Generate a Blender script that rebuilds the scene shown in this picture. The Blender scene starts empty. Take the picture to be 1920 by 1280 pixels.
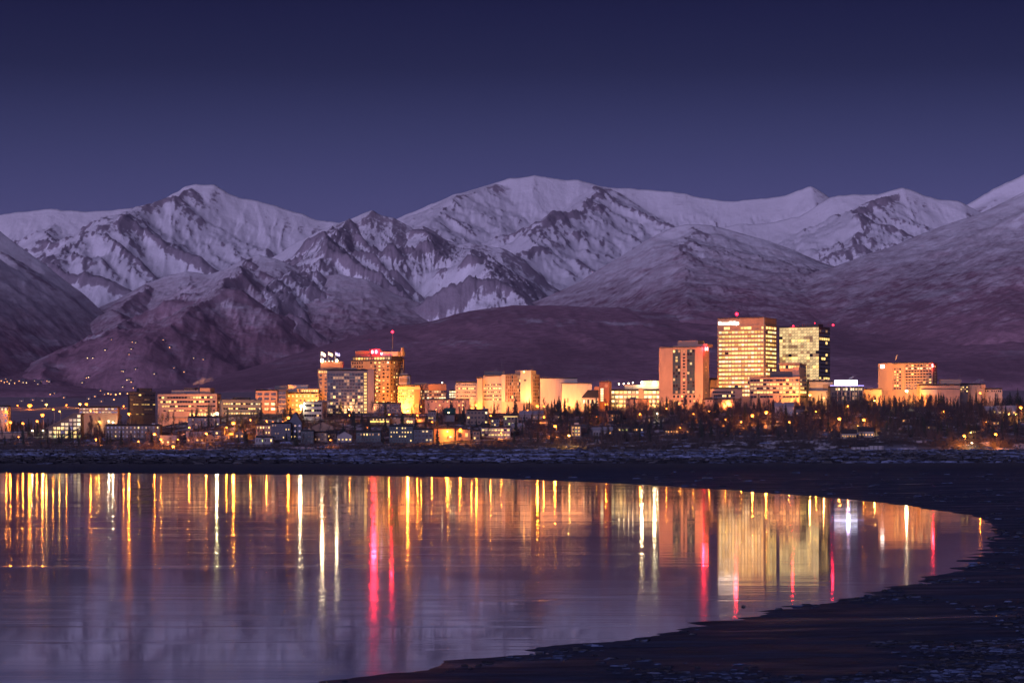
import bpy, bmesh, math, random
import numpy as np
from mathutils import Vector, Matrix

# ------------------------------------------------------------------ camera, sky, sun, exposure
SC = bpy.context.scene
COL = SC.collection
F = 5333.0                      # focal length in photo pixels (100 mm on 36 mm, 1920 wide)
HY = 838.0                      # pixel row of the horizon
CZ = 5.0                        # eye height above the lagoon

cam_d = bpy.data.cameras.new('camera')
cam = bpy.data.objects.new('camera', cam_d)
COL.objects.link(cam)
cam.location = (0, 0, CZ)
cam.rotation_euler = (math.radians(90), 0, 0)
cam_d.lens = 100.0
cam_d.sensor_width = 36.0
cam_d.shift_y = (HY - 640.0) / 1920.0
cam_d.clip_start = 1.0
cam_d.clip_end = 120000.0
SC.camera = cam

SUN_EL, SUN_AZ = math.radians(14.0), math.radians(199.0)   # afterglow behind the camera, a little to its left
world = bpy.data.worlds.new('World')
SC.world = world
world.use_nodes = True
wn, wl = world.node_tree.nodes, world.node_tree.links
wn.clear()
w_out = wn.new('ShaderNodeOutputWorld')
w_bg = wn.new('ShaderNodeBackground')
sky = wn.new('ShaderNodeTexSky')
sky.sky_type = 'NISHITA'
sky.sun_disc = False
sky.sun_elevation = SUN_EL
sky.sun_rotation = SUN_AZ
sky.air_density = 1.0
sky.dust_density = 0.3
sky.ozone_density = 3.0
tc = wn.new('ShaderNodeTexCoord')
sep = wn.new('ShaderNodeSeparateXYZ')
wl.new(tc.outputs['Generated'], sep.inputs[0])
mr = wn.new('ShaderNodeMapRange')
mr.inputs['From Min'].default_value = 0.0
mr.inputs['From Max'].default_value = 0.4
wl.new(sep.outputs['Z'], mr.inputs['Value'])
ramp = wn.new('ShaderNodeValToRGB')
wl.new(mr.outputs[0], ramp.inputs[0])
# dusk tint of the clear sky: violet near the horizon, deep blue above
SKY_RAMP = [(0.0, (0.25, 0.16, 0.42)), (0.2, (0.20, 0.142, 0.37)), (0.27, (0.116, 0.090, 0.225)),
            (0.33, (0.040, 0.038, 0.106)), (0.39, (0.010, 0.0165, 0.068)), (0.55, (0.008, 0.014, 0.062)), (1.0, (0.008, 0.013, 0.062))]
els = ramp.color_ramp.elements
while len(els) < len(SKY_RAMP):
    els.new(0.5)
for e, (p, c) in zip(els, SKY_RAMP):
    e.position = p
    e.color = (*c, 1)
mul = wn.new('ShaderNodeMixRGB')
mul.blend_type = 'MULTIPLY'
mul.inputs[0].default_value = 1.0
wl.new(sky.outputs[0], mul.inputs[1])
wl.new(ramp.outputs[0], mul.inputs[2])
wl.new(mul.outputs[0], w_bg.inputs[0])
w_bg.inputs[1].default_value = 0.078
wl.new(w_bg.outputs[0], w_out.inputs[0])

sun_d = bpy.data.lights.new('sun', 'SUN')
sun = bpy.data.objects.new('sun', sun_d)
COL.objects.link(sun)
sun_d.energy = 2.2
sun_d.angle = math.radians(35)
sun_d.color = (0.64, 0.54, 1.0)
sd = Vector((math.sin(SUN_AZ) * math.cos(SUN_EL), math.cos(SUN_AZ) * math.cos(SUN_EL), math.sin(SUN_EL)))
sun.rotation_euler = sd.to_track_quat('Z', 'Y').to_euler()
sun.location = (0, -200, 300)

SC.view_settings.view_transform = 'Standard'
SC.view_settings.look = 'None'
SC.view_settings.exposure = 0.0
SC.view_settings.gamma = 1.0
SC.view_settings.use_curve_mapping = False
SC.render.engine = 'CYCLES'
cy = SC.cycles
cy.use_denoising = True
cy.max_bounces = 4
cy.diffuse_bounces = 1
cy.glossy_bounces = 2
cy.transmission_bounces = 2
cy.volume_bounces = 0
cy.caustics_reflective = False
cy.caustics_refractive = False
cy.sample_clamp_indirect = 12.0
cy.use_light_tree = True

# ------------------------------------------------------------------ helpers
RND = random.Random(11)

def mpp(Y):
    return Y / F

def P(px, py, Y):
    return Vector(((px - 960.0) / F * Y, Y, CZ + (HY - py) / F * Y))

def sm(a, b, x):
    t = np.clip((x - a) / (b - a), 0, 1)
    return t * t * (3 - 2 * t)

def _hash(ix, iy, seed):
    n = (ix.astype(np.int64) * 374761393 + iy.astype(np.int64) * 668265263 + seed * 974634777) & 0xffffffff
    n = ((n ^ (n >> 13)) * 1274126177) & 0xffffffff
    return (n ^ (n >> 16)) & 0xffff

def perlin(x, y, seed=0):
    x = np.asarray(x, float); y = np.asarray(y, float)
    ix, iy = np.floor(x), np.floor(y)
    fx, fy = x - ix, y - iy
    u = fx * fx * fx * (fx * (fx * 6 - 15) + 10)
    v = fy * fy * fy * (fy * (fy * 6 - 15) + 10)
    def g(dx, dy):
        a = _hash(ix + dx, iy + dy, seed) * (2 * math.pi / 65536)
        return np.cos(a) * (fx - dx) + np.sin(a) * (fy - dy)
    a = g(0, 0) * (1 - u) + g(1, 0) * u
    b = g(0, 1) * (1 - u) + g(1, 1) * u
    return (a * (1 - v) + b * v) * 1.5

def fbm(x, y, oct=5, seed=0, gain=0.5, lac=2.03):
    s = 0; a = 1.0; t = 0
    for k in range(oct):
        s = s + a * perlin(x, y, seed + k * 17); t += a
        x = np.asarray(x) * lac; y = np.asarray(y) * lac; a *= gain
    return s / t

def ridged(x, y, oct=5, seed=0, gain=0.5, lac=2.07):
    s = 0; a = 1.0; t = 0; w = 1.0
    for k in range(oct):
        n = 1 - np.abs(perlin(x, y, seed + k * 31)) * 1.6
        n = np.clip(n, 0, 1) ** 2
        s = s + a * n * w; t += a
        w = np.clip(n * 1.6, 0, 1)
        x = np.asarray(x) * lac; y = np.asarray(y) * lac; a *= gain
    return s / t

def grid_mesh(name, X, Y, Z, attrs=None):
    nv, nu = X.shape
    co = np.stack([X, Y, Z], -1).reshape(-1, 3).astype(np.float32)
    i = np.arange(nv * nu).reshape(nv, nu)
    q = np.stack([i[:-1, :-1], i[:-1, 1:], i[1:, 1:], i[1:, :-1]], -1).reshape(-1, 4).astype(np.int32)
    me = bpy.data.meshes.new(name)
    me.vertices.add(len(co)); me.vertices.foreach_set('co', co.ravel())
    me.loops.add(q.size); me.loops.foreach_set('vertex_index', q.ravel())
    me.polygons.add(len(q)); me.polygons.foreach_set('loop_start', np.arange(0, q.size, 4, dtype=np.int32))
    me.polygons.foreach_set('use_smooth', np.ones(len(q), dtype=bool))
    me.update()
    for k, a in (attrs or {}).items():
        at = me.attributes.new(k, 'FLOAT', 'POINT')
        at.data.foreach_set('value', a.astype(np.float32).ravel())
    return me

def link(ob, parent=None):
    COL.objects.link(ob)
    if parent is not None:
        ob.parent = parent
    return ob

def tag(o, label=None, cat=None, group=None, kind=None):
    if label: o['label'] = label
    if cat: o['category'] = cat
    if group: o['group'] = group
    if kind: o['kind'] = kind
    return o

# ---- materials
class N:
    """tiny node builder"""
    def __init__(s, name):
        s.m = bpy.data.materials.new(name); s.m.use_nodes = True
        s.t = s.m.node_tree; s.t.nodes.clear()
        s.out = s.t.nodes.new('ShaderNodeOutputMaterial')
    def n(s, kind, **kw):
        nd = s.t.nodes.new('ShaderNode' + kind)
        for k, v in kw.items(): setattr(nd, k, v)
        return nd
    def l(s, a, b): s.t.links.new(a, b)
    def val(s, sock, v):
        if hasattr(v, 'is_output') or hasattr(v, 'links'): s.l(v, sock)
        else: sock.default_value = v
    def noise(s, vec, scale, detail=4.0, rough=0.55, dist=0.0):
        nd = s.n('TexNoise'); nd.inputs['Scale'].default_value = scale
        nd.inputs['Detail'].default_value = detail; nd.inputs['Roughness'].default_value = rough
        nd.inputs['Distortion'].default_value = dist
        if vec is not None: s.l(vec, nd.inputs['Vector'])
        return nd.outputs[0]
    def math(s, op, a, b=0.0, c=0.0, clamp=False):
        nd = s.n('Math', operation=op); nd.use_clamp = clamp
        s.val(nd.inputs[0], a); s.val(nd.inputs[1], b); s.val(nd.inputs[2], c)
        return nd.outputs[0]
    def rng(s, v, a, b, c=0.0, d=1.0, smooth=False):
        nd = s.n('MapRange'); nd.clamp = True
        if smooth: nd.interpolation_type = 'SMOOTHSTEP'
        s.val(nd.inputs[0], v)
        for k, x in zip((1, 2, 3, 4), (a, b, c, d)): s.val(nd.inputs[k], x)
        return nd.outputs[0]
    def mix(s, f, a, b, op='MIX'):
        nd = s.n('MixRGB', blend_type=op); s.val(nd.inputs[0], f)
        for k, x in ((1, a), (2, b)):
            if isinstance(x, tuple): nd.inputs[k].default_value = (*x, 1) if len(x) == 3 else x
            else: s.l(x, nd.inputs[k])
        return nd.outputs[0]
    def pos(s): return s.n('NewGeometry').outputs['Position']
    def obj(s): return s.n('TexCoord').outputs['Object']
    def scale(s, vec, sc):
        nd = s.n('Mapping'); s.l(vec, nd.inputs[0]); nd.inputs['Scale'].default_value = sc
        return nd.outputs[0]
    def xyz(s, vec):
        nd = s.n('SeparateXYZ'); s.l(vec, nd.inputs[0]); return nd.outputs
    def attr(s, name):
        nd = s.n('Attribute'); nd.attribute_name = name; return nd.outputs['Fac']
    def bump(s, h, strength=0.3, dist=1.0):
        nd = s.n('Bump'); nd.inputs['Strength'].default_value = strength
        nd.inputs['Distance'].default_value = dist; s.l(h, nd.inputs['Height']); return nd.outputs[0]
    def pbr(s, col, rough=0.7, normal=None, **kw):
        b = s.n('BsdfPrincipled')
        if isinstance(col, tuple): b.inputs['Base Color'].default_value = (*col, 1)
        else: s.l(col, b.inputs['Base Color'])
        s.val(b.inputs['Roughness'], rough)
        if normal is not None: s.l(normal, b.inputs['Normal'])
        for k, v in kw.items(): s.val(b.inputs[k.replace('_', ' ')], v)
        s.l(b.outputs[0], s.out.inputs['Surface'])
        return s.m

MATS = {}
def surf(name, col, rough=0.75, var=0.12, scale=0.6, metal=0.0):
    """weathered plain surface: base colour with streaky large and small variation"""
    if name in MATS: return MATS[name]
    m = N(name); v = m.obj()
    n1 = m.noise(m.scale(v, (scale, scale, scale * 0.35)), 0.35, 5)
    n2 = m.noise(v, 2.5, 3)
    f = m.math('ADD', m.math('MULTIPLY', n1, 0.7), m.math('MULTIPLY', n2, 0.3))
    lo = tuple(c * (1 - 2.2 * var) for c in col); hi = tuple(min(1, c * (1 + 1.6 * var)) for c in col)
    c = m.mix(m.rng(f, 0.3, 0.7), lo, hi)
    MATS[name] = m.pbr(c, rough, Metallic=metal)
    return MATS[name]

def glow(name, col, strength, sample=False, rough=0.2, base=(0.05, 0.05, 0.06), vary=0.0):
    """something that gives off light: lamp glass, lit window, sign"""
    if name in MATS: return MATS[name]
    m = N(name)
    st = strength
    if vary:
        oi = m.n('ObjectInfo').outputs['Random']
        inner = m.noise(m.obj(), 1.7, 2)
        st = m.math('MULTIPLY', m.rng(oi, 0, 1, strength * (1 - vary), strength * (1 + vary)), m.rng(inner, 0.35, 0.65, 0.65, 1.25))
    b = m.n('BsdfPrincipled')
    b.inputs['Base Color'].default_value = (*base, 1)
    b.inputs['Roughness'].default_value = rough
    b.inputs['Emission Color'].default_value = (*col, 1)
    m.val(b.inputs['Emission Strength'], st)
    m.l(b.outputs[0], m.out.inputs['Surface'])
    m.m.cycles.emission_sampling = 'FRONT' if sample else 'NONE'
    MATS[name] = m.m
    return m.m

# ------------------------------------------------------------------ ground: one sheet from the near mud to the foot of the mountains
def shore_xy(px, py):
    Y = CZ * F / (py - HY)
    return ((px - 960.0) / F * Y, Y)
LAGOON_PX = [(-900, 884), (0, 885.5), (300, 887), (600, 890), (900, 895.5), (1100, 903), (1300, 914), (1450, 925), (1550, 932),
             (1650, 942), (1750, 955), (1820, 967), (1858, 984), (1872, 1000), (1852, 1030), (1790, 1064), (1700, 1098), (1590, 1120),
             (1470, 1136), (1380, 1155), (1290, 1176), (1200, 1195), (1100, 1207), (1000, 1221), (900, 1238), (800, 1254), (640, 1274),
             (500, 1300), (200, 1400), (-400, 1900), (-3000, 1900)]
LAG = np.array([shore_xy(*p) for p in LAGOON_PX])

def poly_sdf(x, y, poly):
    d = np.full(x.shape, 1e18); inside = np.zeros(x.shape, bool)
    n = len(poly)
    for i in range(n):
        ax, ay = poly[i]; bx, by = poly[(i + 1) % n]
        ex, ey = bx - ax, by - ay
        t = np.clip(((x - ax) * ex + (y - ay) * ey) / (ex * ex + ey * ey), 0, 1)
        dx, dy = x - ax - ex * t, y - ay - ey * t
        d = np.minimum(d, dx * dx + dy * dy)
        c = ((ay > y) != (by > y)) & (x < ex * (y - ay) / (by - ay + 1e-12) + ax)
        inside ^= c
    return np.where(inside, -1, 1) * np.sqrt(d)

def land(x, y):
    """city side of the terrain without fine relief (also used to stand things on it)"""
    x = np.asarray(x, float); y = np.asarray(y, float)
    px = 960 + x / np.maximum(y, 1) * F
    ys = 2335 + 14 * perlin(px / 160.0, px * 0 + 3.3, 5)
    right = sm(1080, 1500, px); left = 1 - sm(180, 480, px)
    first = 5.0 + 5.5 * right - 1.0 * left
    plateau = 36.0 + 4.0 * right - 18.0 * left
    z = 1.3 + (first - 1.3) * sm(0, 34, y - ys)
    z = z + (plateau - first) * sm(10, 300, y - ys)
    z = z + sm(2900, 9500, y) * 145.0 + np.maximum(0, y - 9500) * 0.035
    z = z + 1.3 * fbm(x / 60.0, y / 60.0, 3, 8) * sm(30, 120, y - ys)
    return z

def ground_z(x, y):
    return float(land(np.array([x]), np.array([y]))[0])

r1 = np.linspace(1345, 850, 420)
Yr = list(CZ * F / (r1 - HY))
y = Yr[-1]
while y < 2900: y += 5.5; Yr.append(y)
while y < 26000: y *= 1.022; Yr.append(y)
Yr = np.array(Yr)
pxs = np.linspace(-520, 2440, 560)
GX = (pxs[None, :] - 960) / F * Yr[:, None]
GY = np.repeat(Yr[:, None], len(pxs), 1)
d = poly_sdf(GX, GY, LAG)
near = 1 - sm(280, 480, GY)
flat = np.clip(d, -40, 400)
zb = np.where(d < 0, np.maximum(-0.6, d * 0.03), np.minimum(d * 0.018, 0.5 + 0.0022 * np.clip(d, 0, 400)))
ripple = fbm(GX / 7.0, GY / 2.4, 4, 21) * 0.10 + ridged(GX / 26.0, GY / 7.0, 4, 33) * 0.13 - 0.05
hum = np.clip(fbm(GX / 11.0, GY / 16.0, 4, 41) * 1.0 + 0.05, -0.1, 1) * 0.9 * sm(840, 1150, GY) * sm(10, 120, d)
marsh = sm(30, 500, d) * 0.6 * sm(500, 900, GY)
Z0 = zb + ripple * (0.24 + 0.76 * sm(0, 22, d)) * near + (1 - near) * 0.05 * fbm(GX / 20, GY / 30, 3, 4) + hum + marsh
w = sm(2240, 2330, GY)
GZ = Z0 * (1 - w) + land(GX, GY) * w

m = N('ground')
pos = m.pos(); X_, Y_, Z_ = m.xyz(pos)
nA = m.noise(m.scale(pos, (0.11, 0.30, 0.3)), 1.0, 6, 0.62)
nB = m.noise(m.scale(pos, (0.6, 1.6, 1.0)), 1.0, 5, 0.6)
nC = m.noise(m.scale(pos, (0.02, 0.03, 0.03)), 1.0, 5, 0.6)
frost = m.rng(m.math('ADD', m.math('MULTIPLY', nA, 0.6), m.math('MULTIPLY', nB, 0.4)), 0.47, 0.66)
mudc = m.mix(nB, (0.005, 0.008, 0.016), (0.016, 0.024, 0.046))
nearc = m.mix(m.math('MULTIPLY', frost, 0.6), mudc, (0.045, 0.09, 0.20))
flats_snow = m.math('MULTIPLY', m.rng(m.math('ADD', m.math('MULTIPLY', Z_, 0.30), m.math('MULTIPLY', m.noise(m.scale(pos, (0.06, 0.02, 0.3)), 1.0, 6, 0.75), 1.6)), 1.16, 1.42), m.rng(Y_, 760, 1150))
flatc = m.mix(flats_snow, (0.016, 0.015, 0.022), (0.50, 0.56, 0.72))
c1 = m.mix(m.rng(Y_, 500, 1000), nearc, flatc)
citysnow = m.rng(m.noise(m.scale(pos, (0.05, 0.05, 0.15)), 1.0, 5, 0.65), 0.52, 0.64)
cityc = m.mix(citysnow, (0.022, 0.018, 0.018), (0.42, 0.43, 0.47))
c2 = m.mix(m.rng(Y_, 2300, 2345), c1, cityc)
farc = m.mix(m.rng(nC, 0.45, 0.75), (0.22, 0.155, 0.165), (0.42, 0.33, 0.35))
c3 = m.mix(m.rng(Y_, 2950, 3400), c2, farc)
rough = m.rng(Y_, 300, 700, 0.0, 1.0)
rr = m.math('MAXIMUM', rough, m.rng(nA, 0.35, 0.6, 0.27, 0.65))
bmp = m.bump(m.math('ADD', nA, m.math('MULTIPLY', nB, 0.45)), 0.6, 0.14)
GROUND_MAT = m.pbr(c3, rr, bmp)
def gsample(x, y):
    r = np.interp(y, Yr, np.arange(len(Yr))); c_ = np.interp(960 + x / y * F, pxs, np.arange(len(pxs)))
    i, j = np.clip(r.astype(int), 0, len(Yr) - 2), np.clip(c_.astype(int), 0, len(pxs) - 2); a_, b_ = r - i, c_ - j
    return GZ[i, j] * (1 - a_) * (1 - b_) + GZ[i + 1, j] * a_ * (1 - b_) + GZ[i, j + 1] * (1 - a_) * b_ + GZ[i + 1, j + 1] * a_ * b_
ground = link(bpy.data.objects.new('ground', grid_mesh('ground', GX, GY, GZ)))
ground.data.materials.append(GROUND_MAT)
tag(ground, 'dark tidal mud, snow-flecked flats and the dim city bluff beyond', kind='structure')

# ------------------------------------------------------------------ water of the lagoon
m = N('water')
pos = m.pos(); X_, Y_, Z_ = m.xyz(pos)
b1 = m.noise(m.scale(pos, (0.010, 0.075, 1)), 1.0, 6, 0.6, 0.4)
b2 = m.noise(m.scale(pos, (0.05, 0.5, 1)), 1.0, 4, 0.6)
calm = m.rng(m.math('ADD', m.math('MULTIPLY', b1, 0.75), m.math('MULTIPLY', b2, 0.25)), 0.45, 0.56)
hb = m.math('ADD', m.math('MULTIPLY', m.noise(m.scale(pos, (0.10, 0.55, 1)), 1.0, 3, 0.5), 1.0),
            m.math('MULTIPLY', m.noise(m.scale(pos, (0.5, 2.0, 1)), 1.0, 3, 0.5), 0.16))
nd = m.n('Bump'); nd.inputs['Strength'].default_value = 1.0
streak = m.rng(m.noise(m.scale(pos, (0.012, 0.13, 1)), 1.0, 6, 0.65, 0.5), 0.54, 0.64)
amp_ = m.math('ADD', m.math('MULTIPLY', calm, 0.006), m.math('MULTIPLY', m.math('MULTIPLY', streak, m.rng(m.math('DIVIDE', X_, Y_), 0.0, 0.09, 1.0, 0.15)), 0.030))
m.l(amp_, nd.inputs['Distance']); m.l(hb, nd.inputs['Height'])
def lobe(r):   # one roughness scale of the rippled surface
    b_ = m.n('BsdfPrincipled'); b_.inputs['Base Color'].default_value = (0.008, 0.009, 0.02, 1); b_.inputs['IOR'].default_value = 1.33
    m.val(b_.inputs['Roughness'], r); m.l(nd.outputs[0], b_.inputs['Normal']); return b_.outputs[0]
mx = m.n('MixShader'); lat = m.math('DIVIDE', X_, Y_)
side = m.rng(lat, -0.03, 0.08, 0.0, 1.0)
rgh = m.math('ADD', m.rng(calm, 0, 1, 0.22, 0.72), m.rng(Y_, 70, 190, 0.35, 0.0))
m.l(m.math('MULTIPLY', rgh, m.math('SUBTRACT', 1.0, m.math('MULTIPLY', side, 0.6)), clamp=True), mx.inputs[0])
m.l(lobe(0.028), mx.inputs[1]); m.l(lobe(m.rng(b2, 0.3, 0.7, 0.065, 0.10)), mx.inputs[2]); m.l(mx.outputs[0], m.out.inputs['Surface'])
WATER_MAT = m.m
wx = np.linspace(-420, 220, 60)[None, :].repeat(40, 0); wy = np.linspace(15, 660, 40)[:, None].repeat(60, 1)
water = link(bpy.data.objects.new('water', grid_mesh('water', wx, wy, wx * 0)))
water.data.materials.append(WATER_MAT)
tag(water, 'smooth dusk lagoon mirroring the city lights', kind='structure')

# ------------------------------------------------------------------ mountains
def mountain_mat(name, snow_lo, snow_hi, brush=(0.36, 0.205, 0.24), rockc=(0.24, 0.19, 0.22), patch=1.0, fine=0.02):
    m = N(name)
    pos = m.pos(); X_, Y_, Z_ = m.xyz(pos)
    n1 = m.noise(pos, 0.0045, 8, 0.62)
    n2 = m.noise(m.scale(pos, (1, 1, 0.6)), fine, 7, 0.68)
    n3 = m.noise(m.scale(pos, (1, 0.4, 2.6)), fine * 0.35, 6, 0.7)
    rock = m.attr('rock')
    rk = m.math('ADD', rock, m.math('ADD', m.math('MULTIPLY', m.math('SUBTRACT', n2, 0.5), 1.5), m.math('MULTIPLY', m.math('SUBTRACT', n1, 0.5), 0.9)))
    rk = m.rng(rk, 0.40, 0.62)
    snowc = m.mix(n1, (0.82, 0.82, 0.85), (0.92, 0.91, 0.92))
    c = m.mix(m.math('MULTIPLY', rk, 0.88), snowc, m.mix(n2, tuple(k * 0.7 for k in rockc), tuple(k * 1.6 for k in rockc)))
    # shrubs and forest take over below the tree line
    alt = m.math('ADD', m.attr('alt'), m.math('ADD', m.math('MULTIPLY', m.math('SUBTRACT', n3, 0.5), 520.0 * patch), m.math('MULTIPLY', m.math('SUBTRACT', n2, 0.5), 420.0 * patch)))
    f = m.rng(alt, snow_lo, snow_hi)
    low = m.mix(m.rng(n2, 0.36, 0.64), tuple(k * 0.68 for k in brush), tuple(k * 1.3 for k in brush))
    n4 = m.noise(m.scale(pos, (0.5, 0.2, 1.6)), 0.006, 7, 0.72)
    low = m.mix(m.math('MULTIPLY', m.rng(n4, 0.56, 0.66), m.rng(m.attr('alt'), 150, 500, 0.05, 0.75)), low, snowc)
    big = m.noise(m.scale(pos, (1, .5, 2.0)), 0.0016, 5, 0.6)
    low = m.mix(m.rng(big, 0.44, 0.58, 0.0, 0.6), low, tuple(k * 0.5 for k in brush))
    c = m.mix(f, low, c)
    b = m.bump(n2, 0.5, 14.0)
    return m.pbr(c, 0.9, b, Specular_IOR_Level=0.1)

def gullies(X, Y, Z, cell, amp, env, octs, seed):
    """carve branching gullies that follow the fall line, coarse to fine"""
    acc = np.zeros_like(Z)
    dX = np.gradient(X, axis=1); dY = np.gradient(Y, axis=0); dY = np.where(np.abs(dY) < 1.0, 1.0 * np.sign(dY + 1e-9), dY)
    for k in range(octs):
        gy, gx = np.gradient(Z); gx = gx / dX; gy = gy / dY
        g = np.sqrt(gx * gx + gy * gy) + 1e-6
        ux, uy = -gy / (g + 0.06), gx / (g + 0.06)
        px_, py_ = X / cell, Y / cell
        ix, iy = np.floor(px_), np.floor(py_); fx, fy = px_ - ix, py_ - iy
        va = np.zeros_like(Z); wt = np.zeros_like(Z)
        for i in range(-2, 2):
            for j in range(-2, 2):
                hx = _hash(ix - i, iy - j, seed + k * 3) / 131072.0; hy = _hash(ix - i, iy - j, seed + k * 3 + 1) / 131072.0
                qx, qy = fx + i - hx, fy + j - hy
                w_ = np.exp(-2.0 * (qx * qx + qy * qy)); wt += w_
                va += w_ * np.cos((qx * ux + qy * uy) * 2 * math.pi)
        v = np.clip(va / wt, -1, 1)
        v = 1 - 2 * ((1 - v) / 2) ** 0.7
        Z = Z + amp * env * np.clip(g / 0.35, 0.15, 1.3) * v
        acc += v * (1.0, 0.9, 0.75, 0.6, 0.5, 0.4)[k]
        cell *= 0.5; amp *= 0.5
    return Z, acc

def ridge_net(X0, zc, zb, Yr, Wf, seed, spacing, tent, drift, XX, YY, fall):
    """network of spurs dropping from the crest towards the lowland, with side ridges; returns the tent surface and distance to the nearest ridge line"""
    R = random.Random(seed); segs = []
    x = X0[0] - spacing * .4
    while x < X0[-1]:
        x += spacing * R.uniform(.55, 1.45)
        w_ = np.abs(X0 - x) < spacing * .35
        if not w_.any(): continue
        x0 = float(X0[w_][np.argmax(zc[w_])]); h0 = float(np.interp(x0, X0, zc))
        n = 10; end = R.uniform(.72, 1.0); dr = (drift + R.gauss(0, .22)) * Wf; p = R.uniform(.75, 1.05) * fall; cx = x0; pts = []
        for k in range(n + 1):
            t = k / n; s_ = t * end
            if k: cx += dr * end / n + R.gauss(0, Wf * .018)
            z = zb - 60 + (h0 - zb + 60) * (1 - s_) ** p + (R.gauss(0, 16) if k else 0)
            pts.append((cx, Yr - s_ * Wf, z))
        segs += list(zip(pts[:-1], pts[1:]))
        for k in range(1, n - 1):
            for sd_ in (-1, 1):
                if R.random() < .62:
                    a = R.uniform(.5, 1.1); l = R.uniform(350, 950) * (1.15 - k / n); px_, py_, pz_ = pts[k]; q = (px_, py_, pz_)
                    for j in range(3):
                        e_ = (q[0] + sd_ * math.sin(a) * l / 3, q[1] - math.cos(a) * l / 3, q[2] - l / 3 * R.uniform(.30, .55)); segs.append((q, e_)); q = e_; a += R.gauss(-.1, .25)
    wx = XX + 90 * fbm(XX / 420.0, YY / 420.0, 3, seed + 61); wy = YY + 90 * fbm(XX / 420.0, YY / 420.0, 3, seed + 67)
    Zt = np.full(XX.shape, -1e9); near_ = np.full(XX.shape, 1e9); step = X0[1] - X0[0]
    for (ax, ay, az), (bx, by, bz) in segs:
        i0 = max(0, int((min(ax, bx) - 1100 - X0[0]) / step)); i1 = min(len(X0), int((max(ax, bx) + 1100 - X0[0]) / step) + 1)
        if i1 - i0 < 2: continue
        qx, qy = wx[:, i0:i1], wy[:, i0:i1]; ex, ey = bx - ax, by - ay
        t = np.clip(((qx - ax) * ex + (qy - ay) * ey) / (ex * ex + ey * ey), 0, 1)
        d_ = np.hypot(qx - ax - ex * t, qy - ay - ey * t)
        zt = az + (bz - az) * t - tent * d_ * (1.12 - 0.00028 * np.minimum(d_, 900))
        b_ = zt > Zt[:, i0:i1]
        Zt[:, i0:i1] = np.where(b_, zt, Zt[:, i0:i1]); near_[:, i0:i1] = np.where(b_, d_, near_[:, i0:i1])
    return Zt, near_

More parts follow.
